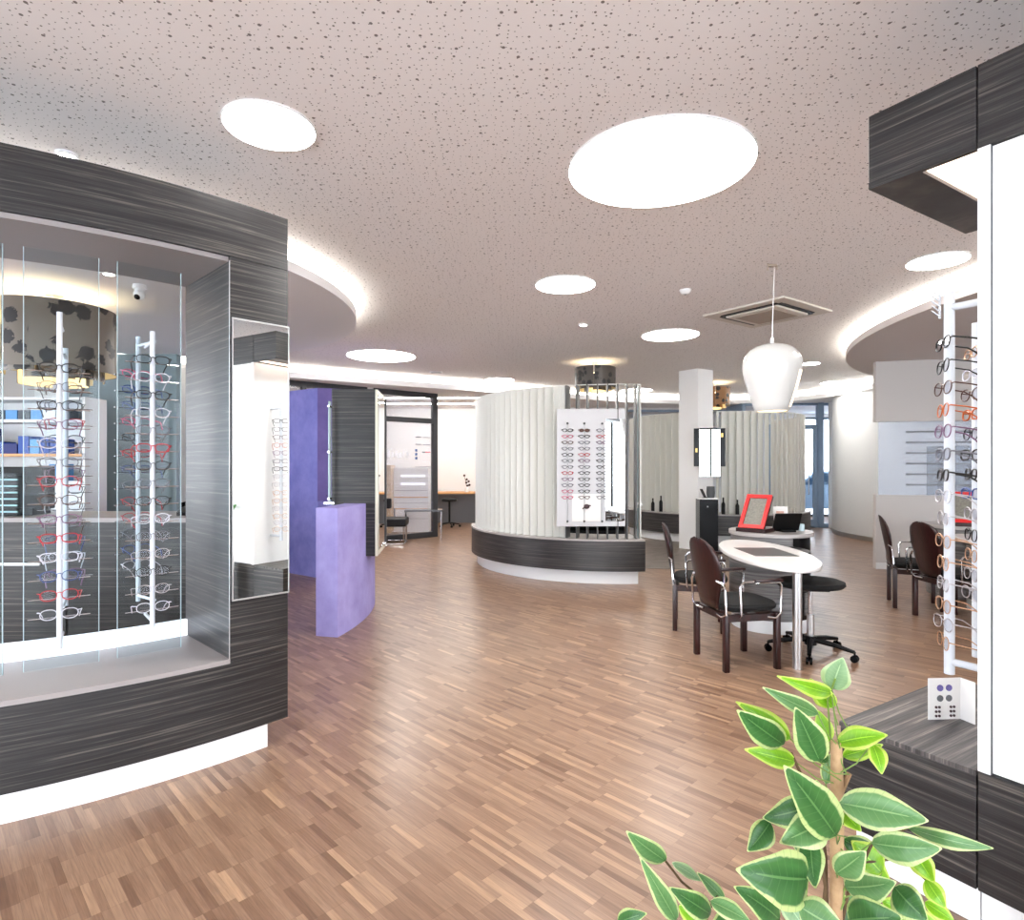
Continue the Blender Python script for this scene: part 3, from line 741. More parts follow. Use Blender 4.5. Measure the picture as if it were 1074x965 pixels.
# folded lens card
t = thing('lens_sample_card', 'folded white lens sample card standing on the right charcoal shelf', 'card', (1.680, 2.330, .515), D2R(4))
M['lens_v'] = mat('violet_lens_dot', (.42, .38, .62), .2); M['lens_g'] = mat('grey_lens_dot', (.40, .41, .43), .2); M['lens_d'] = mat('dark_lens_dot', (.25, .16, .18), .3)
MB().box((-.004, 0, .08), (.132, .002, .16)).build('front_leaf', M['paper'], t)
MB().box((.068, -.028, .08), (.058, .002, .16), rz=D2R(-78)).build('side_leaf', M['paper'], t)
def disc(b, x, z, r):
    q = bmesh.ops.create_cone(b.bm, cap_ends=True, segments=16, radius1=r, radius2=r, depth=.003)
    bmesh.ops.transform(b.bm, matrix=Matrix.Translation((x, -.002, z)) @ Matrix.Rotation(PI/2, 4, 'X'), verts=q['verts'])
for z, m_, nme in ((.122, M['lens_v'], 'violet_lens_pair'), (.082, M['lens_g'], 'grey_lens_pair')):
    b = MB(); disc(b, -.022, z, .0125); disc(b, .014, z, .0125); b.build(nme, m_, t)
b = MB()
for x in (-.038, -.025, .022, .035):
    for z in (.048, .031, .014): disc(b, x, z, .005)
b.build('small_lens', M['lens_d'], t)

# ================================================================== SLATTED ISLANDS
def island(c, rb, rs, a0, a1, slats, lab):
    t = thing('slatted_island', lab, 'room divider', (c[0], c[1], 0))
    MB().arc(c, rb-.62, rb, a0, a1, .17, .545, 60).build('bench_front', M['lam_isl'], t, world=True, smooth=True)
    MB().arc(c, rb-.62, rb+.004, a0, a1, .547, .57, 60).build('bench_top', M['lam_lt'], t, world=True, smooth=True)
    MB().arc(c, rb-.55, rb-.09, a0+1, a1-1.8, 0, .17, 60).build('plinth', M['white'], t, world=True, smooth=True)
    for a, w, tilt, dark in slats:
        x, y = pol(c, rs, a)
        o = MB().box((0, 0, .975), (w, .016, 1.95), bev=.003).build('slat', M['slat_dk'] if dark else M['slat'], t)
        o.location = (x-c[0], y-c[1], .571); o.rotation_euler = (0, 0, D2R(a+tilt))
        if dark: o['label'] = 'anthracite slat'
    MB().arc(c, rs-.01, rs+.01, a0+2, a1-.5, 2.522, 2.532, 60).build('top_rail', M['slat'], t, world=True)
    return t
M['lam_isl'] = laminate('island_charcoal_laminate', (1.2, 1.2, 70), base=((.12, .115, .115), (.18, .175, .175), (.24, .23, .225), (.36, .34, .33)))
C1 = (1.392, 9.52)
sl = []
a = 182.0
while a < 246: sl.append((a, .17, -40, False)); a += 3.35
sl += [(246.2, .19, 60, False)]
for k, aa in enumerate([249.3, 253.2, 257.0, 260.8, 264.5, 268.2, 271.8, 275.2]): sl.append((aa, .19, 0 if aa < 266 else 266-aa, True))
sl += [(277.0, .10, -8, False)]
island(C1, 2.028, 1.90, 176, 277.8, sl, 'round island of ivory and anthracite slats on a curved bench, nearer one')
C2 = (4.42, 13.15)
sl = [(170+4.4*i, .17, -30 if 170+4.4*i < 258 and not 238 < 170+4.4*i < 256 and not 200 < 170+4.4*i < 222 else (-15 if 170+4.4*i < 258 else -62), False) for i in range(49)]
island(C2, 1.90, 1.75, 165, 390, sl, 'round island of ivory slats on a dark bench behind the white column')

# display board on the near island
t = thing('display_board', 'white board with three columns of eyeglasses on the slatted island', 'display board', (.99, 7.53, .74), D2R(2))
MB().box((0, 0, .73), (.86, .03, 1.47), bev=.002).build('board', mat('display_board_white', (.80, .80, .81), .5), t)
MB().box((.30, -.017, .70), (.24, .006, 1.28)).build('mirror_panel', M['mirror'], t)
for x in (-.30, -.09, .135):
    MB().tube([(x, -.03, .03), (x, -.03, 1.30)], .007, 8).tube([(x, -.03, 1.30), (x, -.01, 1.30)], .006, 6).tube([(x, -.03, .05), (x, -.01, .05)], .006, 6).build('rod', M['alu'], t)
    b = MB()
    for z in (.06, 1.28): b.ball((x, -.036, z), .014)
    b.build('rod_knob', M['dgrey'], t)
def simple_glasses(key, dark=False):
    b = MB(); th = .0048
    for s in (-1, 1):
        b.tube(rimpts(s*.035, .055, .04, 0, 10), th*.75, 4, closed=True)
        b.tube([(s*.064, 0, .01), (s*.072, .01, .01), (s*.068, .05, -.015), (s*.058, .06, -.05)], th*.75, 4)
        if dark:
            vs = [b.bm.verts.new(p) for p in rimpts(s*.035, .055, .04, 0, 10)]; b.bm.faces.new(vs)
    b.tube([(-.01, 0, .003), (.01, 0, .003)], th, 4)
    return b.build('eyeglasses', FR[key])
sg = {}
keysI = ['black', 'grey', 'black', 'grey', 'mauve', 'black', 'grey', 'black', 'black', 'grey', 'brown', 'red']
colname = ['left', 'middle', 'right']
for ci, x in enumerate((-.30, -.09, .135)):
    for i in range(12):
        key = 'black' if (ci, i) in ((1, 7), (1, 8), (2, 4), (2, 8)) else keysI[(i*5+ci*3) % 12]
        if ci == 0 and i in (1, 10, 11): key = 'pink'
        dark = (ci == 1 and i == 0)
        if dark: key = 'brown'
        kk = (key, dark)
        if kk not in sg: sg[kk] = simple_glasses(key, dark); o = sg[kk]
        else: o = sg[kk].copy(); COL.objects.link(o)
        m = Matrix.Translation((.99, 7.53, .74)) @ Matrix.Rotation(D2R(2), 4, 'Z') @ Matrix.Translation((x, -.045, 1.195-.076*i))
        o.matrix_world = m; o.rotation_euler = (0, 0, D2R(2)); o.location = m.translation
        if dark: tag(o, 'brown sunglasses at the top of the middle column on the island board', 'sunglasses', 'eyewear on the island board')
        else: tag(o, '%s-rimmed eyeglasses, %s row of the %s column on the island board' % (key, ORD[i] if i else 'top', colname[ci]), 'eyeglasses', 'eyewear on the island board')
tag(MB().box((0, 0, .17), (.36, .004, .34)).build('poster_card', M['paper']), 'white poster card below the middle eyeglasses on the island board', 'poster').location = (.93, 7.505, .80)
tag(MB().ball((0, 0, 0), .03, (1.3, .5, 1), 10).tube([(-.05, 0, -.03), (0, -.01, .02), (.05, 0, .01)], .008, 5).build('hair_brooch', M['lens_d']), 'small brown ornament clipped to the poster card on the island board', 'ornament').location = (.93, 7.485, .985)
# low cabinet behind the slats
t = thing('low_cabinet', 'low black cabinet seen between the dark slats of the near island', 'cabinet', (1.05, 9.0, 0))
MB().box((0, 0, .45), (1.2, .45, .9), bev=.01).build('body', M['black'], t)
MB().box((0, -.23, .7), (1.16, .012, .3)).build('drawer', M['blackgloss'], t)
# clear tube lamp with white joint at the right end
t = thing('acrylic_post', 'clear acrylic post with a white joint at the right end of the island', 'post', (1.63, 7.72, .57))
MB().tube([(0, 0, 0), (0, 0, 1.95)], .022, 12).build('post', M['glass_edge'], t, smooth=True)
MB().ball((0, 0, .42), .05, (1, 1, .8)).build('joint', M['white'], t, smooth=True)

# ================================================================== PURPLE WALLS AND HANGING CABINET
PC, PR = (-4.539, 5.944), 3.104
t0 = tag(MB().arc(PC, PR-.21, PR, -13.3, 18, 0, 1.126, 20).build('low_wall', M['lilac'], smooth=True), 'low curved lilac plaster wall in front of the hanging charcoal cabinet', 'low wall')
t = thing('tall_wall_panel', 'tall violet-blue plaster wall slab behind the low lilac wall', 'wall panel', (-2.8, 8.2, 0))
MB().prism([(-3.65, 8.75), (-2.595, 8.0), (-2.46, 8.16), (-3.5, 8.95)], 0, 2.53).build('slab', M['purple'], t, world=True)
MB().prism([(-2.46, 8.16), (-2.595, 8.0), (-2.575, 7.985), (-2.30, 8.05), (-2.30, 8.2)], 0, 1.02).build('ledge', M['purple'], t, world=True)
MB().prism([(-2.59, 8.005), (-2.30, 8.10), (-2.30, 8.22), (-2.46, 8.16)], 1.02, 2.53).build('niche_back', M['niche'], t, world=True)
t = thing('hanging_cabinet', 'tall charcoal cabinet with a mirrored side rising above the low lilac wall', 'cabinet', (-1.55, 6.2, .606))
q = [(-1.77, 5.9), (-1.32, 5.9), (-1.385, 6.55), (-1.84, 6.55)]
MB().prism([(-1.77, 5.9), (-1.345, 5.9), (-1.41, 6.55), (-1.84, 6.55)], .606, 2.25).build('body', M['lam'], t, world=True, bevel=.003)
MB().prism([(-1.345, 5.905), (-1.322, 5.905), (-1.387, 6.55), (-1.41, 6.55)], .606, 2.245).build('side_frame', M['cream'], t, world=True)
MB().prism([(-1.3235, 5.95), (-1.3185, 5.95), (-1.3775, 6.52), (-1.3825, 6.52)], .66, 2.2).build('side_mirror', M['mirror'], t, world=True)
b = MB().prism([(-1.385, 6.55), (-1.37, 6.55), (-1.37, 6.565), (-1.385, 6.565)], .62, 2.22)
b.build('edge_profile', M['frame_dk'], t, world=True)
MB().ball((-1.365, 6.45, .66), .02).ball((-1.345, 6.42, .64), .015).build('hinge', M['chrome'], t, world=True, smooth=True)
t = thing('glass_post', 'slim glass and chrome post on the low lilac wall beside the hanging cabinet', 'post', (-1.74, 5.80, 1.127))
MB().box((-.02, 0, .50), (.010, .06, .98)).build('glass', M['glass_edge'], t)
b = MB()
for z in (.05, .5, .94): b.tube([(-.02, -.04, z), (-.02, .04, z)], .012, 10)
b.box((-.01, 0, .01), (.10, .12, .02)).build('clamp', M['chrome'], t, smooth=True)
g = glasses('black', .3, (-2.405, 8.04, 1.09), D2R(20), 'black eyeglasses lying on the ledge of the tall violet wall', None)

# ================================================================== GLASS OFFICE FRONT
A0, A1 = Vector((-4.9, 9.75)), Vector((-1.59, 12.65))
gd = (A1-A0).normalized(); gn = Vector((-gd.y, gd.x)); GL = (A1-A0).length
w = thing('window_10', 'x', 'w'); del w['label']; del w['category']; w['kind'] = 'structure'
def gb(b, u0, u1, z0, z1, th=.09, off=0): b.prism([A0+gd*u0+gn*(off-th/2), A0+gd*u1+gn*(off-th/2), A0+gd*u1+gn*(off+th/2), A0+gd*u0+gn*(off+th/2)], z0, z1); return b
b = MB(); gb(b, 0, GL, 2.90, 3.0); gb(b, GL-.11, GL, 0, 2.9); gb(b, 0, GL-.11, 2.37, 2.47); gb(b, 0, GL-.11, 0, .11)
gb(b, GL-2.9, GL-2.82, .11, 2.9)
b.build('window_frame', M['frame_dk'], w)
gb(MB(), .0, GL-.11, .11, 2.9, .012).build('window_pane', M['frost2'], w)
st('trim_2', gb(MB(), GL-1.62, GL-1.50, 2.86, 3.0, .12), M['white'])
# marks on the glass: a small printed panel
t = thing('glass_sign', 'small printed lettering on the office glass wall', 'sign', (*(A0+gd*(GL-.6)), 1.5))
def mark(u, z, du, dz, m, nme): gb(MB(), GL-u, GL-u+du, z, z+dz, .003, -.012).build(nme, m, t, world=True)
M['ink'] = mat('grey_sign_ink', (.45, .45, .50), .6); M['inkb'] = mat('blue_sign_ink', (.30, .40, .62), .6); M['inkr'] = mat('red_sign_ink', (.85, .45, .52), .6)
M['etch'] = mat('white_sign_film', (.96, .96, .98), .6)
for z in (2.07, 1.92): mark(.52, z, .13, .02, M['ink'], 'text_line'); mark(.34, z, .18, .012, M['ink'], 'text_line')
for z in (1.78, 1.70, 1.62): mark(.53, z, .05, .05, M['inkb'], 'blue_mark')
mark(.36, 1.76, .07, .02, M['ink'], 'text_line'); mark(.29, 1.76, .13, .022, M['inkr'], 'red_text_line')
mark(.53, 1.46, .42, .01, M['ink'], 'rule_line')
for i in range(7): mark(1.25-i*.085, 1.66, .05, .14 if i % 2 else .10, M['etch'], 'white_letter')

# office furniture behind glass
t = thing('drawer_cabinet', 'pale wooden drawer cabinet behind the office glass wall', 'cabinet', (-2.95, 13.5, 0))
M['beech'] = laminate('beech_veneer', (3, 3, 40), base=((.78, .64, .46), (.84, .70, .52), (.87, .74, .57), (.9, .78, .62)))
MB().box((0, 0, .75), (.55, .5, 1.5), bev=.005).build('body', M['beech'], t)
for i in range(7): MB().box((0, -.255, .11+.205*i), (.51, .012, .185), bev=.003).build('drawer', M['beech'], t)
t = thing('lens_cabinet', 'white cabinet with orange shelf lines behind the office glass', 'cabinet', (-2.27, 13.75, 0))
MB().box((0, 0, .72), (.78, .5, 1.44), bev=.005).build('body', M['white'], t)
for z in (.52, .78): MB().box((0, -.256, z), (.76, .014, .025)).build('shelf_edge', M['orange'], t)
for z in (1.08, 1.26): MB().box((.05, -.256, z), (.55, .012, .05)).build('light_line', M['led_cool'], t)
for z in (.3, .65, .93): MB().box((0, -.256, z), (.74, .01, .008)).build('drawer_gap', M['grey'], t)

# far desk, stool, flowers (through the doorway)
t = thing('corner_desk', 'long desk with a beech edge against the far white wall', 'desk', (-1.3, 15.4, 0))
MB().box((-.1, 0, .80), (3.0, .7, .04)).build('desk_top', M['orange'], t)
MB().box((-.1, .28, .39), (3.0, .04, .78)).build('back_panel', M['grey'], t)
MB().box((1.05, -.1, .39), (.45, .5, .78)).build('drawer_unit', M['lam'], t)
t = thing('round_stool', 'black round stool on castors in front of the far desk', 'stool', (-1.52, 14.6, 0))
MB().lathe([(0, .62), (.17, .62), (.19, .64), (.19, .67), (.16, .69), (0, .695)]).build('seat', M['seat'], t, smooth=True)
MB().tube([(0, 0, .1), (0, 0, .62)], .025, 10).build('column', M['black'], t)
b = MB()
for k in range(5): 
    a = k*2*PI/5; b.tube([(0, 0, .11), (.24*math.cos(a), .24*math.sin(a), .07)], .016, 6); b.ball((.25*math.cos(a), .25*math.sin(a), .03), .03, (1, 1, 1), 8)
b.build('base', M['black'], t)
t = thing('flower_vase', 'small vase with dark orchid blossoms on the far desk', 'flowers', (-1.15, 15.25, .82))
MB().lathe([(0, 0), (.05, 0), (.065, .05), (.045, .11), (.03, .14)]).build('vase', M['white'], t, smooth=True)
MB().tube([(0, 0, .1), (-.02, 0, .25), (-.06, 0, .40)], .006, 5).build('stem', M['twig'], t)
b = MB()
for (x, z) in ((-.06, .42), (0, .32), (.05, .27), (-.01, .24), (.07, .18), (.02, .16)): b.ball((x, -.01, z), .03, (1, .5, 1), 8)
b.build('blossom', mat('dark_orchid', (.25, .15, .14), .6), t)
tag(MB().box((0, 0, 0), (3.2, .03, .015)).build('linear_light', M['led_office']), 'thin straight ceiling light strip in the room behind the glass', 'light').location = (-1.9, 14.6, 2.992)
tag(MB().box((0, 0, 0), (4.2, .03, .015)).build('linear_light', M['led_office']), 'wider straight ceiling light strip nearer the office glass wall', 'light').location = (-1.6, 13.35, 2.992)

# waiting chair + side table
t = thing('lounge_chair', 'black leather chair with chrome legs beside the hanging cabinet', 'chair', (-2.38, 11.5, 0), D2R(4))
MB().box((0, 0, .42), (.75, .6, .15), bev=.03).build('seat', M['leather'], t)
MB().box((-.22, .15, .76), (.55, .12, .20), bev=.03).build('backrest', M['leather'], t)
b = MB()
for y in (-.27, .27):
    b.tube([(-.3, y, .34), (-.3, y, .02), (.33, y, .02), (.33, y, .34)], .014, 8)
b.tube([(.1, .2, .34), (.1, .22, .66)], .014, 8).tube([(.33, -.27, .02), (.33, .27, .02)], .014, 8)
b.build('chrome_frame', M['chrome'], t, smooth=True)
t = thing('side_table', 'low square glass side table with chrome legs by the office glass', 'table', (-1.78, 12.1, 0), D2R(8))
MB().box((0, 0, .595), (.75, .42, .03), bev=.003).build('table_top', mat('smoked_glass_top', (.35, .36, .38), .08), t)
for x, y in ((-.35, -.19), (.35, -.19), (.35, .19), (-.35, .19)): MB().tube([(x, y, 0), (x, y, .58)], .016, 8).build('leg', M['chrome'], t)

# ================================================================== CONSULTING STATIONS
def chair(loc, rz, lab, proto=[None]):
    """faces local +X"""
    if proto[0] is not None: return dup(proto[0], loc, rz, lab, 'dark wooden armchairs')
    t = thing('armchair', lab, 'chair', loc, rz, 'dark wooden armchairs'); proto[0] = t
    for x in (-.21, .20):
        for y in (-.215, .215):
            MB().box((x, y, .21), (.042, .042, .42), bev=.008).build('leg', M['wood_dk'], t, smooth=True)
    b = MB()
    for y in (-.2, .2): b.box((0, y, .385), (.40, .03, .05))
    for x in (-.19, .19): b.box((x, 0, .385), (.03, .40, .05))
    b.build('seat_frame', M['wood_dk'], t)
    # cushion
    b = MB(); m = b.bm; n = 32; rows = []
    for s, z in ((.88, .425), (1.0, .445), (1.02, .465), (.97, .482), (.75, .492), (.4, .496)):
        row = []
        for k in range(n):
            a = 2*PI*k/n; ca, sa = math.cos(a), math.sin(a)
            x = abs(ca)**.6*math.copysign(1, ca)*.235*s; y = abs(sa)**.6*math.copysign(1, sa)*.235*s
            row.append(m.verts.new((x+.015, y, z)))
        rows.append(row)
    for A, B in zip(rows, rows[1:]):
        for k in range(n): m.faces.new((A[k], A[(k+1) % n], B[(k+1) % n], B[k]))
    m.faces.new(rows[0][::-1]); m.faces.new(rows[-1])
    b.build('seat', M['seat'], t, smooth=True)
    # moulded plywood back: egg outline with a notch, curved round the sitter
    prof = [(.0, .12), (.06, .14), (.14, .175), (.24, .205), (.32, .215), (.40, .20), (.46, .165), (.50, .10), (.515, .04), (.505, .012)]
    b = MB(); m = b.bm; G = []
    for h, hw in prof:
        row = []
        for k in range(9):
            y = hw*(-1+2*k/8); x = -.235-.09*(h/.5)+.12*(y/.215)**2*.35
            row.append(m.verts.new((x, y, .44+h)))
        G.append(row)
    for A, B in zip(G, G[1:]):
        for k in range(8): m.faces.new((A[k], A[k+1], B[k+1], B[k]))
    o = b.build('backrest', M['wood_dk'], t, smooth=True); sd = o.modifiers.new('s', 'SOLIDIFY'); sd.thickness = .014; sd.offset = 0
    for s in (-1, 1):
        y = s*.245
        MB().tube([(-.215, s*.10, .395), (-.225, s*.18, .395), (-.225, y, .42), (-.235, y, .60), (-.24, y*.88, .64), (-.262, s*.17, .655)], .009, 8).build('back_tube', M['chrome'], t, smooth=True)
        MB().tube([(-.10, s*.215, .39), (-.105, y, .41), (-.115, y, .62), (-.09, y, .648), (-.04, y, .652), (.20, y, .645), (.215, y, .62), (.21, y, .42), (.17, y, .385), (.12, s*.20, .385)], .009, 8).build('arm_tube', M['chrome'], t, smooth=True)
        MB().box((.11, y, .658), (.23, .045, .022), bev=.008).build('armrest', M['wood_dk'], t, smooth=True)
    return t
chair((1.715, 4.60, 0), D2R(11), 'dark wooden armchair with black seat at the front end of the oval table')
chair((1.74, 5.60, 0), D2R(-16), 'dark wooden armchair seen edge-on behind the front armchair at the oval table')
chair((4.30, 6.41, 0), D2R(-25), 'dark wooden armchair seen edge-on by the low grey partition at right')
chair((4.25, 5.80, 0), D2R(3), 'dark wooden armchair with its back to us just left of the right eyeglass rack')

def oval_table(loc, rz, lab, full=True):
    t = thing('oval_table', lab, 'table', loc, rz, 'oval consulting tables')
    b = MB(); m = b.bm; n = 72; rows = []
    for s, z in ((.965, .715), (.995, .722), (1, .732), (1, .742), (.992, .75)):
        rows.append([m.verts.new((.335*s*math.cos(2*PI*k/n), .88*s*math.sin(2*PI*k/n), z)) for k in range(n)])
    for A, B in zip(rows, rows[1:]):
        for k in range(n): m.faces.new((A[k], A[(k+1) % n], B[(k+1) % n], B[k]))
    m.faces.new(rows[0][::-1]); m.faces.new(rows[-1])
    b.build('table_top', M['tabletop'], t, smooth=True)
    MB().box((0, 0, .7515), (.36, .5, .003), rz=D2R(6)).build('glass_inlay', M['mat_grey'], t)
    MB().tube([(0, -.78, 0), (0, -.78, .716)], .033, 24).build('leg', M['alu'], t, smooth=True)
    return t
def pedestal(loc, lab):
    t = thing('table_pedestal', lab, 'pedestal', loc, 0, 'drum pedestals under the oval tables')
    MB().arc((0, 0), .02, .36, -180-20, -82, .12, .712, 40).build('curved_front', M['lam_mid'], t, smooth=True)
    MB().arc((0, 0), .02, .345, -82, 140, .12, .712, 40).build('dark_interior_fill', M['black'], t, smooth=True)  # solid black segment put in for the dark inside of the open side
    MB().arc((0, 0), .01, .34, -200, 160, 0, .118, 60).build('plinth', M['white'], t, smooth=True)
    MB().arc((0, 0), .337, .352, -58, -20, .16, .36, 12).build('drawer', M['lam_mid'], t, smooth=True)
    return t
def counter(loc, lab):
    t = thing('drum_counter', lab, 'counter', loc, 0, 'drum counters behind the oval tables')
    MB().arc((0, 0), .02, .39, 140, 279, 0, .775, 40).build('curved_front', M['lam_mid'], t, smooth=True)
    MB().arc((0, 0), .02, .38, -81, 140, 0, .775, 40).build('dark_interior_fill', M['black'], t, smooth=True)  # again solid black, its colour standing in for a dark open interior
    MB().cyl((0, 0), .41, .777, .815, 72).build('counter_top', M['lam_lt'], t, smooth=True)
    return t
def red_display(loc, rz, lab):
    t = thing('lens_display_stand', lab, 'display stand', loc, rz)
    # local -Y is the side it faces; leans back to +Y
    MB().box((0, .06, .02), (.30, .26, .04), bev=.004).build('base', M['wood_dk'], t)
    L, th, an = .40, .03, D2R(-34)
    R = Matrix.Translation((0, -.05, .04)) @ Matrix.Rotation(an, 4, 'X')
    def pb(name, c, d, m):
        b = MB().box(c, d, bev=.002); bmesh.ops.transform(b.bm, matrix=R, verts=b.bm.verts[:]); b.build(name, m, t)
    pb('back_board', (0, .02, L/2), (.26, .03, L), M['wood_dk'])
    pb('face', (0, .002, L/2), (.18, .008, L-.08), M['screen'])
    b = MB()
    for x in (-.112, .112): b.box((x, -.002, L/2), (.036, .02, L))
    for z in (.02, L-.02): b.box((0, -.002, z), (.19, .02, .04))
    bmesh.ops.transform(b.bm, matrix=R, verts=b.bm.verts[:]); b.build('red_frame', M['red'], t)
    return t
oval_table((2.19, 5.2, 0), D2R(-6.5), 'white oval table with a smoked glass inlay under the white pendant lamp')
pedestal((2.42, 5.64, 0), 'grey streaked drum pedestal under the oval table below the pendant lamp')
counter((2.72, 6.33, 0), 'grey drum counter carrying the red display and black tablet')
red_display((2.47, 6.16, .816), D2R(-45), 'red-framed slanted lens display on the drum counter behind the oval table')
t = thing('tablet_stand', 'black tablet screen turned away on the drum counter, right of the red display', 'tablet', (2.83, 6.18, .816), D2R(10))
MB().box((0, .0, .10), (.30, .015, .19), rx=D2R(18), bev=.006).build('screen', M['black'], t)
MB().box((0, .02, .008), (.14, .14, .016)).tube([(0, .03, .01), (0, .03, .11)], .012, 8).build('foot', M['black'], t)
t = thing('leaflet_holder', 'white leaflet in a holder behind the black tablet', 'leaflet', (2.90, 6.48, .816), D2R(-5))
MB().box((0, 0, .13), (.15, .003, .22), rx=D2R(-10)).build('leaflet', M['paper'], t)
MB().box((0, .0, .01), (.16, .07, .02)).build('holder', M['glass_edge'], t)
MB().box((-.01, -.008, .16), (.08, .002, .06), rx=D2R(-10)).build('printed_picture', mat('salmon_print', (.82, .66, .60), .6), t)
tg = thing('glass_jar', 'small clear jar at the right end of the drum counter', 'jar', (3.02, 6.28, .816))
MB().lathe([(0, 0), (.035, 0), (.038, .05), (.034, .07), (.03, .07), (.032, .05), (.028, .008), (0, .008)]).build('body', M['glass_edge'], tg, smooth=True)
# saddle stool
t = thing('swivel_stool', 'black swivel stool on a five-star castor base right of the oval table', 'stool', (2.385, 4.80, 0), D2R(-8))
b = MB(); b.lathe([(0, .515), (.16, .517), (.215, .53), (.235, .55), (.23, .575), (.19, .592), (.09, .598), (0, .597)]); bmesh.ops.scale(b.bm, vec=(1.1, .85, 1), verts=b.bm.verts[:]); b.build('seat', M['seat'], t, smooth=True)
MB().tube([(0, 0, .30), (0, 0, .515)], .016, 14).build('gas_lift', M['chrome'], t, smooth=True)
MB().tube([(0, 0, .045), (0, 0, .31)], .027, 14).build('column', M['alu'], t, smooth=True)
MB().box((.02, 0, .51), (.20, .13, .014)).tube([(0, 0, .505), (.16, .04, .49)], .006, 6).build('seat_plate', M['black'], t)
MB().cyl((0, 0), .045, .07, .14, 20).build('hub', M['black'], t)
for k in range(5):
    a = D2R(-38+72*k); ca, sa = math.cos(a), math.sin(a)
    leg = MB().tube([(0, 0, .115), (.18*ca, .18*sa, .10), (.32*ca, .32*sa, .075)], [.024, .02, .014], 8).build('base_arm', M['black'], t, smooth=True)
    b = MB()
    for s in (-.014, .014):
        q = bmesh.ops.create_cone(b.bm, cap_ends=True, segments=18, radius1=.027, radius2=.027, depth=.016)
        bmesh.ops.transform(b.bm, matrix=Matrix.Translation((.32*ca-sa*s, .32*sa+ca*s, .027)) @ Matrix.Rotation(a, 4, 'Z') @ Matrix.Rotation(PI/2, 4, 'X'), verts=q['verts'])
    b.tube([(.32*ca, .32*sa, .027), (.32*ca, .32*sa, .08)], .008, 6)
    b.build('castor', M['blackgloss'], t, smooth=True)

oval_table((4.86, 5.72, 0), D2R(-6.5), 'white oval table half hidden behind the right eyeglass rack')
pedestal((5.08, 6.15, 0), 'drum pedestal of the oval table behind the right eyeglass rack')
counter((5.28, 6.97, 0), 'grey drum counter behind the right eyeglass rack')
red_display((5.08, 6.75, .816), D2R(-40), 'red-framed slanted lens display half hidden by the right eyeglass rack')

# ================================================================== COLUMN MIRROR + BLACK CABINET
t = thing('winged_mirror', 'wall mirror with two dark wings hung by the white column', 'mirror', (3.42, 10.40, 1.30), D2R(-8))
MB().box((0, 0, .43), (.34, .03, .84)).build('mirror_glass', M['mirror'], t)
MB().box((0, .014, .42), (.35, .02, .85)).build('backing', M['white'], t)
for x, kx in ((-.215, -.22), (.22, .21)):
    o = MB().box((x, .02, .51), (.09, .03, .66)).build('side_wing', M['blackgloss'], t)
    MB().box((kx, -.0, .72 if x > 0 else .46), (.035, .01, .07)).build('brass_fitting', mat('brass', (.7, .6, .38), .3, 1), t)
MB().box((0, .12, .43), (.10, .2, .08)).build('wall_bracket', M['alu'], t)
t = thing('tower_cabinet', 'black gloss tower cabinet in front of the white column', 'cabinet', (3.30, 10.18, 0), D2R(-6))
MB().box((0, 0, .50), (.30, .34, .86), bev=.004).build('body', M['blackgloss'], t)
MB().box((0, 0, .035), (.38, .42, .07)).build('base', M['black'], t)
MB().box((0, 0, .94), (.34, .38, .02), bev=.004).build('top', M['white'], t)
MB().cyl((-.02, -.172), .012, .80, .82, 10).build('lock', M['alu'], t)
t = thing('vase', 'dark cup of tools on top of the black tower cabinet', 'cup', (3.36, 10.16, .951))
MB().lathe([(0, 0), (.06, 0), (.07, .08), (.065, .19), (.058, .19), (.06, .08), (.05, .01), (0, .01)]).build('cup', M['dgrey'], t, smooth=True)
tag(MB().box((0, 0, .075), (.02, .10, .16), ry=D2R(-25), bev=.004).box((.03, 0, .004), (.07, .08, .008)).build('phone_handset', M['black']), 'small black handset leaning on the tower cabinet beside the cup', 'phone').location = (3.22, 10.12, .951)

# small display bottles behind the far island slats
for i, (x, z, h) in enumerate(((2.98, .57, .32), (2.86, .57, .26), (4.0, .57, .32), (4.25, .57, .28), (4.5, .57, .3))):
    o = tag(MB().lathe([(0, 0), (.035, 0), (.035, h*.6), (.015, h*.75), (.015, h), (0, h)], n=14).build('dark_bottle', M['black'], smooth=True), ['tall dark bottle just left of the white column on the far bench', 'dark bottle second left of the column on the far bench', 'dark bottle right of the black tower on the far bench', 'short dark bottle between two others on the far bench', 'dark bottle nearest the red display on the far bench'][i], 'bottle')
    dx, dy = x-C2[0], 0
    yy = C2[1]-math.sqrt(max(0, 1.83**2-dx*dx)); o.location = (x, yy, .571)

# ================================================================== RECEPTION (behind the left window)
t = thing('reception_counter', 'long charcoal reception counter with a pale top behind the left display window', 'counter', (-3.6, 4.75, 0))
MB().box((-3.9, 4.95, .53), (3.2, .6, 1.06)).build('body', M['lam'], t, world=True)
MB().box((-3.9, 4.93, 1.08), (3.26, .68, .035), bev=.003).build('worktop', M['taupe'], t, world=True)
MB().box((-4.6, 4.644, .735), (1.9, .012, .02)).build('handle_strip', M['alu'], t, world=True)
for x in (-4.35, -3.45): MB().box((x, 4.648, .53), (.006, .008, 1.0)).build('panel_joint', M['black'], t, world=True)
t = thing('cash_register', 'black register monitor on the reception counter at the left edge', 'monitor', (-3.99, 4.85, 1.098), D2R(8))
MB().box((.02, 0, .22), (.46, .10, .34), bev=.01).build('screen', M['black'], t)
MB().box((-.02, -.052, .33), (.30, .006, .03)).build('slot', M['blackgloss'], t)
MB().box((0, .05, .03), (.3, .24, .06), bev=.01).build('base', M['black'], t)
t = thing('lens_tray', 'clear acrylic tray with rows of lenses before the black register', 'tray', (-3.98, 4.68, 1.098))
MB().box((0, 0, .17), (.30, .012, .34)).build('acrylic_sheet', M['glass'], t)
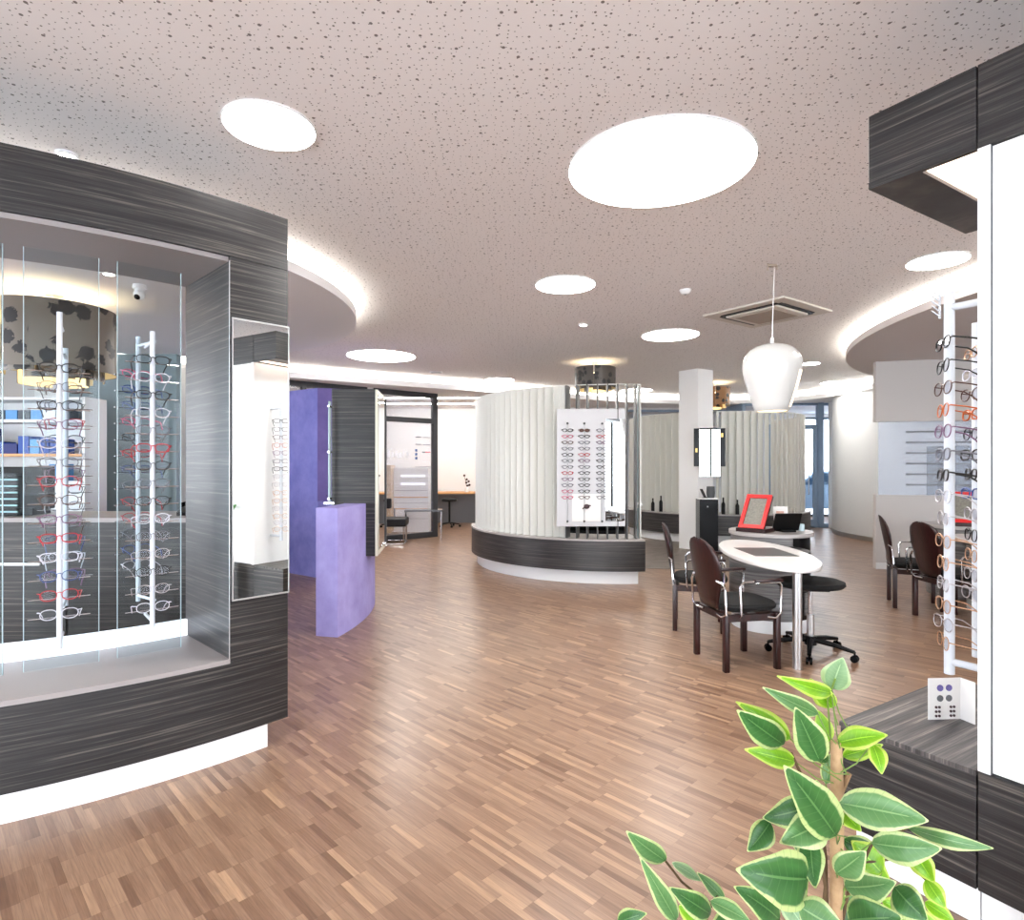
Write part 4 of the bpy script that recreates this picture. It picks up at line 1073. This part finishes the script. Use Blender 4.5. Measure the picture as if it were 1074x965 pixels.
for i in range(6): MB().box((0, -.01, .04+.05*i), (.27, .012, .012)).build('lens_row', mat('blue_green_lens', (.55, .72, .74), .2) if i == 0 else bpy.data.materials['blue_green_lens'], t)
t = thing('telephone', 'black desk phone at the right end of the reception counter', 'phone', (-2.60, 4.9, 1.098), D2R(15))
MB().box((0, 0, .03), (.20, .2, .04), rx=D2R(12), bev=.006).build('body', M['black'], t)
MB().tube([(-.09, -.02, .08), (-.02, .0, .10), (.09, .02, .14)], .018, 8).build('handset', M['blackgloss'], t, smooth=True)
t = thing('shelf_unit', 'white wall shelf unit with boxes behind the reception counter', 'shelf', (-5.75, 7.2, 0))
W = 1.5
MB().box((0, .19, 1.15), (W, .02, 2.3)).build('back_panel', M['white'], t)
for x in (-W/2, W/2): MB().box((x, 0, 1.15), (.03, .38, 2.3)).build('side_panel', M['white'], t)
shz = [.9, 1.30, 1.62, 2.02, 2.28]
for z in shz: MB().box((0, 0, z), (W, .38, .03)).build('shelf', M['orange'] if z in (1.62,) else M['white'], t)
boxc = [('blue', (.08, .28, .62)), ('navy', (.05, .12, .42)), ('light blue', (.35, .60, .82)), ('white', (.88, .90, .92)), ('green', (.30, .62, .50)), ('dark grey', (.28, .32, .36))]
BM = {k: mat(k.replace(' ', '_')+'_carton', c, .5) for k, c in boxc}
bx_i = 0; shn = {1.30: 'lower', 1.62: 'middle', 2.02: 'upper'}
for z in (1.30, 1.62, 2.02):
    x = -.62; n_ = 0
    seq = {1.62: ['dark grey', 'navy', 'blue', 'navy', 'blue', 'light blue', 'blue', 'blue'], 1.30: ['light blue', 'blue', 'dark grey', 'white', 'navy', 'white', 'green', 'light blue'], 2.02: ['light blue', 'white', 'dark grey', 'light blue', 'dark grey', 'light blue', 'white', 'dark grey']}[z]
    for k in seq:
        w_ = random.uniform(.10, .16); h_ = random.uniform(.10, .24) if z < 2 else .11
        if n_ == 1 and z == 1.62: h_ = .30
        o = MB().box((0, 0, h_/2), (w_, .2, h_), bev=.002).build('product_box', BM[k])
        o.location = (-5.75+x+w_/2, 7.12, z+.0155)
        tag(o, '%s carton, %s from the left on the %s shelf behind reception' % (k, ['first', 'second', 'third', 'fourth', 'fifth', 'sixth', 'seventh', 'eighth'][n_], shn[z]), 'box', 'cartons on the %s reception shelf' % shn[z])
        x += w_+.012; n_ += 1

# ================================================================== FICUS IN FRONT
PB = Vector((.378, .70, 0))
def cam(u, v, y): return Vector(((u-537)/630*y, y, 1.5-(v-488)/630*y))
t = thing('potted_ficus', 'variegated green and cream ficus plant in the foreground', 'plant', (PB.x, PB.y, 0))
MB().lathe([(0, .30), (.15, .30), (.17, .31), (.195, .68), (.205, .70), (.185, .70), (.18, .65), (0, .65)]).build('pot', M['pot'], t, smooth=True)
MB().cyl((0, 0), .178, .64, .66, 30).build('soil', M['soil'], t)
MB().cyl((0, 0), .21, 0, .30, 32, .19).build('pot_stand', M['dgrey'], t)
MB().tube([PB+Vector((0, 0, .62)), PB+Vector((-.001, 0, .9)), PB+Vector((.001, 0, 1.1)), PB+Vector((0, 0, 1.178))], [.0062, .0062, .0078, .0060], 10).tube([PB+Vector((.002, 0, 1.115)), PB+Vector((.014, -.002, 1.142))], [.0045, .0028], 6).build('stake', M['stake'], t, world=True, smooth=True)
LV = [  # base u,v  tip u,v  half width, depth offset base/tip, material, bend
 (872, 722, 884, 690, 15, .02, .0, 'leaf_pl', .1), (872, 727, 815, 709, 9, .02, -.02, 'leaf_lm', .3), (874, 742, 850, 712, 11, .03, .02, 'leaf_lm', .2),
 (858, 749, 800, 721, 9, .0, -.03, 'leaf_md', .2), (829, 775, 772, 736, 11, .02, .0, 'leaf_lm', .2), (822, 781, 773, 745, 15, -.02, -.05, 'leaf_dk', .1),
 (860, 799, 834, 742, 16, -.05, -.06, 'leaf_dk', .1), (834, 799, 781, 786, 11, -.01, -.03, 'leaf_lm', .2), (878, 779, 931, 771, 12, .0, -.03, 'leaf_lm', .3),
 (884, 793, 926, 781, 9, .03, .0, 'leaf_lm', .2), (915, 780, 925, 812, 9, -.01, -.03, 'leaf_lm', .3), (877, 877, 822, 803, 21, -.05, -.08, 'leaf_dk', .12),
 (880, 842, 974, 861, 19, -.03, -.08, 'leaf_md', .25), (884, 850, 903, 872, 10, .0, -.03, 'leaf_lm', .2), (850, 845, 800, 858, 17, .03, .01, 'leaf_dk', .2),
 (865, 862, 818, 884, 17, -.04, -.07, 'leaf_md', .2), (808, 862, 784, 893, 13, .02, .0, 'leaf_dk', .2), (848, 922, 772, 912, 25, -.07, -.11, 'leaf_dk', .25),
 (850, 878, 855, 932, 13, -.05, -.08, 'leaf_dk', .2), (914, 884, 988, 890, 15, -.04, -.08, 'leaf_md', .25), (952, 868, 1042, 890, 8, -.02, -.06, 'leaf_md', .8),
 (877, 916, 908, 893, 13, -.06, -.08, 'leaf_md', .1), (925, 916, 893, 882, 16, -.01, -.0, 'leaf_lm', .1), (957, 888, 980, 926, 12, .0, -.02, 'leaf_lm', .3),
 (971, 922, 992, 953, 10, .0, -.02, 'leaf_lm', .3), (698, 903, 657, 872, 11, .0, -.02, 'leaf_md', .1), (709, 965, 671, 899, 10, -.03, -.06, 'leaf_md', .25),
 (745, 959, 702, 931, 12, -.02, -.05, 'leaf_dk', .2), (761, 946, 731, 915, 7, .02, .02, 'leaf_md', .1), (818, 965, 770, 930, 15, -.03, -.06, 'leaf_dk', .2),
 (745, 945, 788, 968, 9, -.05, -.07, 'leaf_md', .2), (838, 950, 888, 978, 17, -.09, -.12, 'leaf_md', .3), (890, 965, 947, 962, 18, -.08, -.12, 'leaf_dk', .3),
 (938, 930, 973, 966, 17, -.04, -.07, 'leaf_dk', .3), (705, 905, 735, 924, 6, .02, .02, 'leaf_pl', .2), (970, 946, 1002, 968, 9, .0, -.02, 'leaf_lm', .2),
 (845, 938, 780, 933, 8, .0, -.03, 'leaf_md', .2), (648, 968, 678, 958, 9, .0, -.03, 'leaf_dk', .2), (884, 880, 922, 900, 14, .03, .03, 'leaf_dk', .2),
 (900, 905, 935, 930, 14, .03, .03, 'leaf_lm', .2), (860, 905, 830, 880, 12, .05, .05, 'leaf_md', .2), (868, 800, 845, 775, 9, .04, .04, 'leaf_dk', .2),
 (886, 930, 940, 925, 15, -.02, -.06, 'leaf_md', .25), (820, 940, 845, 975, 12, .0, -.02, 'leaf_pl', .2), (900, 940, 870, 975, 14, .03, .03, 'leaf_dk', .2),
 (925, 945, 990, 975, 14, .03, .0, 'leaf_lm', .2), (712, 950, 745, 975, 9, .02, .0, 'leaf_lm', .2), (780, 960, 740, 985, 12, -.02, -.05, 'leaf_dk', .2),
 (870, 850, 856, 818, 9, .05, .05, 'leaf_dk', .2), (869, 778, 858, 745, 10, .04, .05, 'leaf_lm', .1), (866, 822, 872, 790, 9, .05, .06, 'leaf_md', .1)]
groups = {}
twigs = MB(); pets = MB()
for i, (u0, v0, u1, v1, hw, d0, d1, mk, bend) in enumerate(LV):
    B = cam(u0, v0, .70+d0); E = cam(u1, v1, .70+d1); ax = E-B; L = ax.length; ax.normalize()
    toc = -((B+E)/2-Vector((0, 0, 1.5))).normalized()
    side = ax.cross(toc).normalized(); nor = side.cross(ax).normalized()
    tw = random.uniform(-.35, .35); side2 = side*math.cos(tw)+nor*math.sin(tw); nor2 = side2.cross(ax).normalized()
    if nor2.dot(toc) < 0: nor2 = -nor2
    w = .9*hw/630*.70/max(.6, math.cos(tw))
    if mk not in groups: g = MB(); g.uv = g.bm.loops.layers.uv.new('UVMap'); groups[mk] = g
    g = groups[mk]; m = g.bm; nL = 14; rows = []
    for j in range(nL+1):
        s = j/nL
        ww = w*1.06*(math.sin(PI*s**.86)**.72)*(1-.30*max(0, s-.55)/.45) if 0 < s < 1 else .0006
        c = B+ax*(L*s)+nor2*(bend*L*.35*math.sin(PI*s))
        row = []
        for k in (-1, -.5, 0, .5, 1):
            wav = .06*ww*math.sin(s*14+i)*abs(k)
            row.append((m.verts.new(c+side2*(ww*k)+nor2*(ww*.28*abs(k)**1.3+wav)), abs(k), s))
        rows.append(row)
    for A, Bq in zip(rows, rows[1:]):
        for k in range(4):
            f = m.faces.new((A[k][0], A[k+1][0], Bq[k+1][0], Bq[k][0])); f.smooth = True
            for lp, (vv, uu, s2) in zip(f.loops, (A[k], A[k+1], Bq[k+1], Bq[k])):
                lp[g.uv].uv = (max(uu, min(1, 1-(1-s2)*6) if s2 > .85 else 0)*1.0, s2)
    # petiole to the stem
    if u0 > 790:
        zst = min(1.17, B.z-.02) if B.z < 1.2 else B.z-.03
        S0 = Vector((PB.x+random.uniform(-.006, .006), PB.y+random.uniform(-.02, .0), max(.62, B.z-.03)))
        if (S0-B).length < .07: pets.tube([S0, (S0+B)/2+Vector((0, 0, -.006)), B], .0008, 5)
for mk, g in groups.items():
    for f in g.bm.faces: f.smooth = True
    inv = parent_matrix(t).inverted(); bmesh.ops.transform(g.bm, matrix=inv, verts=g.bm.verts[:])
    me = bpy.data.meshes.new('foliage'); g.bm.to_mesh(me); g.bm.free(); me.materials.append(M[mk])
    o = bpy.data.objects.new('foliage', me); COL.objects.link(o); o.parent = t; o['kind'] = 'stuff'
    sd = o.modifiers.new('s', 'SOLIDIFY'); sd.thickness = .0006
def stem(pts, r=.0022): twigs.tube([cam(*p) if len(p) == 3 else p for p in pts], r, 6)
pets.tube([cam(873, 800, .73), cam(870, 760, .73), cam(868, 735, .72), cam(876, 712, .71)], .0011, 6)
stem([(868, 980, .72), (866, 900, .71), (862, 860, .71), (840, 812, .69), (830, 790, .69)], .0018)
stem([(860, 985, .72), (866, 930, .70), (857, 885, .70)], .0022)
stem([(812, 990, .70), (780, 960, .69), (745, 950, .69), (715, 925, .70), (698, 903, .70)], .0015)
stem([(745, 950, .69), (752, 940, .7), (761, 946, .71)], .001)
stem([(880, 985, .71), (890, 935, .70), (905, 905, .69), (915, 884, .68), (952, 868, .68)], .0018)
stem([(905, 905, .69), (945, 900, .70), (970, 922, .70)], .0014)
twigs.build('stem', M['twig'], t, world=True, smooth=True)
pets.build('petiole', M['petiole'], t, world=True, smooth=True)['kind'] = 'stuff'

# palm seen only in the mirror, beside the light box
t = thing('potted_palm', 'green palm in a slim white pot before the lit panel, reflected in the mirror', 'plant', (*F(.29, -.12), 0))
MB().lathe([(0, 0), (.075, 0), (.095, .75), (.088, .75), (.085, .70), (0, .70)]).build('pot', M['white'], t, smooth=True)
b = MB()
for k in range(11):
    a = k*2.4; R_ = .11+.015*(k % 3)
    pts = [Vector((R_*q*math.cos(a), R_*q*math.sin(a), .70+.75*q-.35*q*q)) for q in (0, .33, .66, 1)]
    b.tube(pts, .004, 5)
    for q in range(3, 15):
        s = q/15; p = Vector((R_*s*math.cos(a), R_*s*math.sin(a), .70+.75*s-.35*s*s)); 
        for sd_ in (-1, 1):
            d = Vector((-math.sin(a)*sd_, math.cos(a)*sd_, .35)).normalized()*.075*(1.1-s*.6)
            v = [b.bm.verts.new(x) for x in (p, p+d*.5+Vector((0, 0, .006)), p+d, p+d*.5-Vector((0, 0, .006)))]; b.bm.faces.new(v)
b.build('foliage', M['palm'], t, kind='stuff')

# ================================================================== OUTSIDE
st('ground_outside', MB().prism([(-30, -30), (40, -30), (40, 45), (-30, 45)], -.16, -.11), M['pave'])
def car(loc, rz, lab):
    t = thing('parked_car', lab, 'car', loc, rz)
    body = [(-2.1, .35), (-2.15, .75), (-1.9, .95), (-1.2, 1.0), (-.6, 1.42), (.8, 1.45), (1.5, 1.02), (2.1, .92), (2.2, .45), (2.1, .3), (1.75, .3), (1.6, .62), (1.2, .62), (1.0, .3), (-1.0, .3), (-1.2, .62), (-1.55, .62), (-1.75, .3)]
    fr = Matrix.Translation((0, -.85, 0))
    MB().extr(body, 1.7, fr).build('body', M['carbody'], t, bevel=.04)
    for s in (-1, 1):
        MB().extr([(-1.05, 1.02), (-.52, 1.36), (.72, 1.38), (1.3, 1.04)], .01, Matrix.Translation((0, s*.855-.005, 0))).build('side_window', M['carglass'], t)
    for x in (-1.38, 1.38):
        for s in (-1, 1):
            b = MB(); q = bmesh.ops.create_cone(b.bm, cap_ends=True, segments=28, radius1=.33, radius2=.33, depth=.22)
            bmesh.ops.transform(b.bm, matrix=Matrix.Translation((x, s*.80, .33)) @ Matrix.Rotation(PI/2, 4, 'X'), verts=q['verts'])
            w_ = b.build('wheel', M['tyre'], t, smooth=True)
            b = MB()
            for k in range(6): b.box((x, s*.915, .33), (.44, .02, .05), ry=k*PI/6)
            b.build('rim', M['alu'], t)
    return t
car((9.6, 19.0, -.11), D2R(8), 'pale blue car parked outside the glass door')
car((13.6, 21.5, -.11), D2R(8), 'second car parked further outside, right of the door frame')

# ================================================================== WORLD, CAMERA, VIEW
w = bpy.data.worlds.new('sky'); S.world = w; w.use_nodes = True
bg = w.node_tree.nodes['Background']; bg.inputs[0].default_value = (.92, .955, 1.0, 1); bg.inputs[1].default_value = 5.2
cd = bpy.data.cameras.new('camera'); co = bpy.data.objects.new('camera', cd); COL.objects.link(co)
co.location = (0, 0, 1.5); co.rotation_euler = (PI/2, 0, 0)
cd.sensor_fit = 'HORIZONTAL'; cd.sensor_width = 36; cd.lens = 36*630/1074; cd.shift_y = 5.5/1074; cd.clip_start = .05
S.camera = co
S.view_settings.view_transform = 'Standard'; S.view_settings.look = 'None'; S.view_settings.gamma = 1; S.view_settings.use_curve_mapping = False
S.view_settings.exposure = 0.95
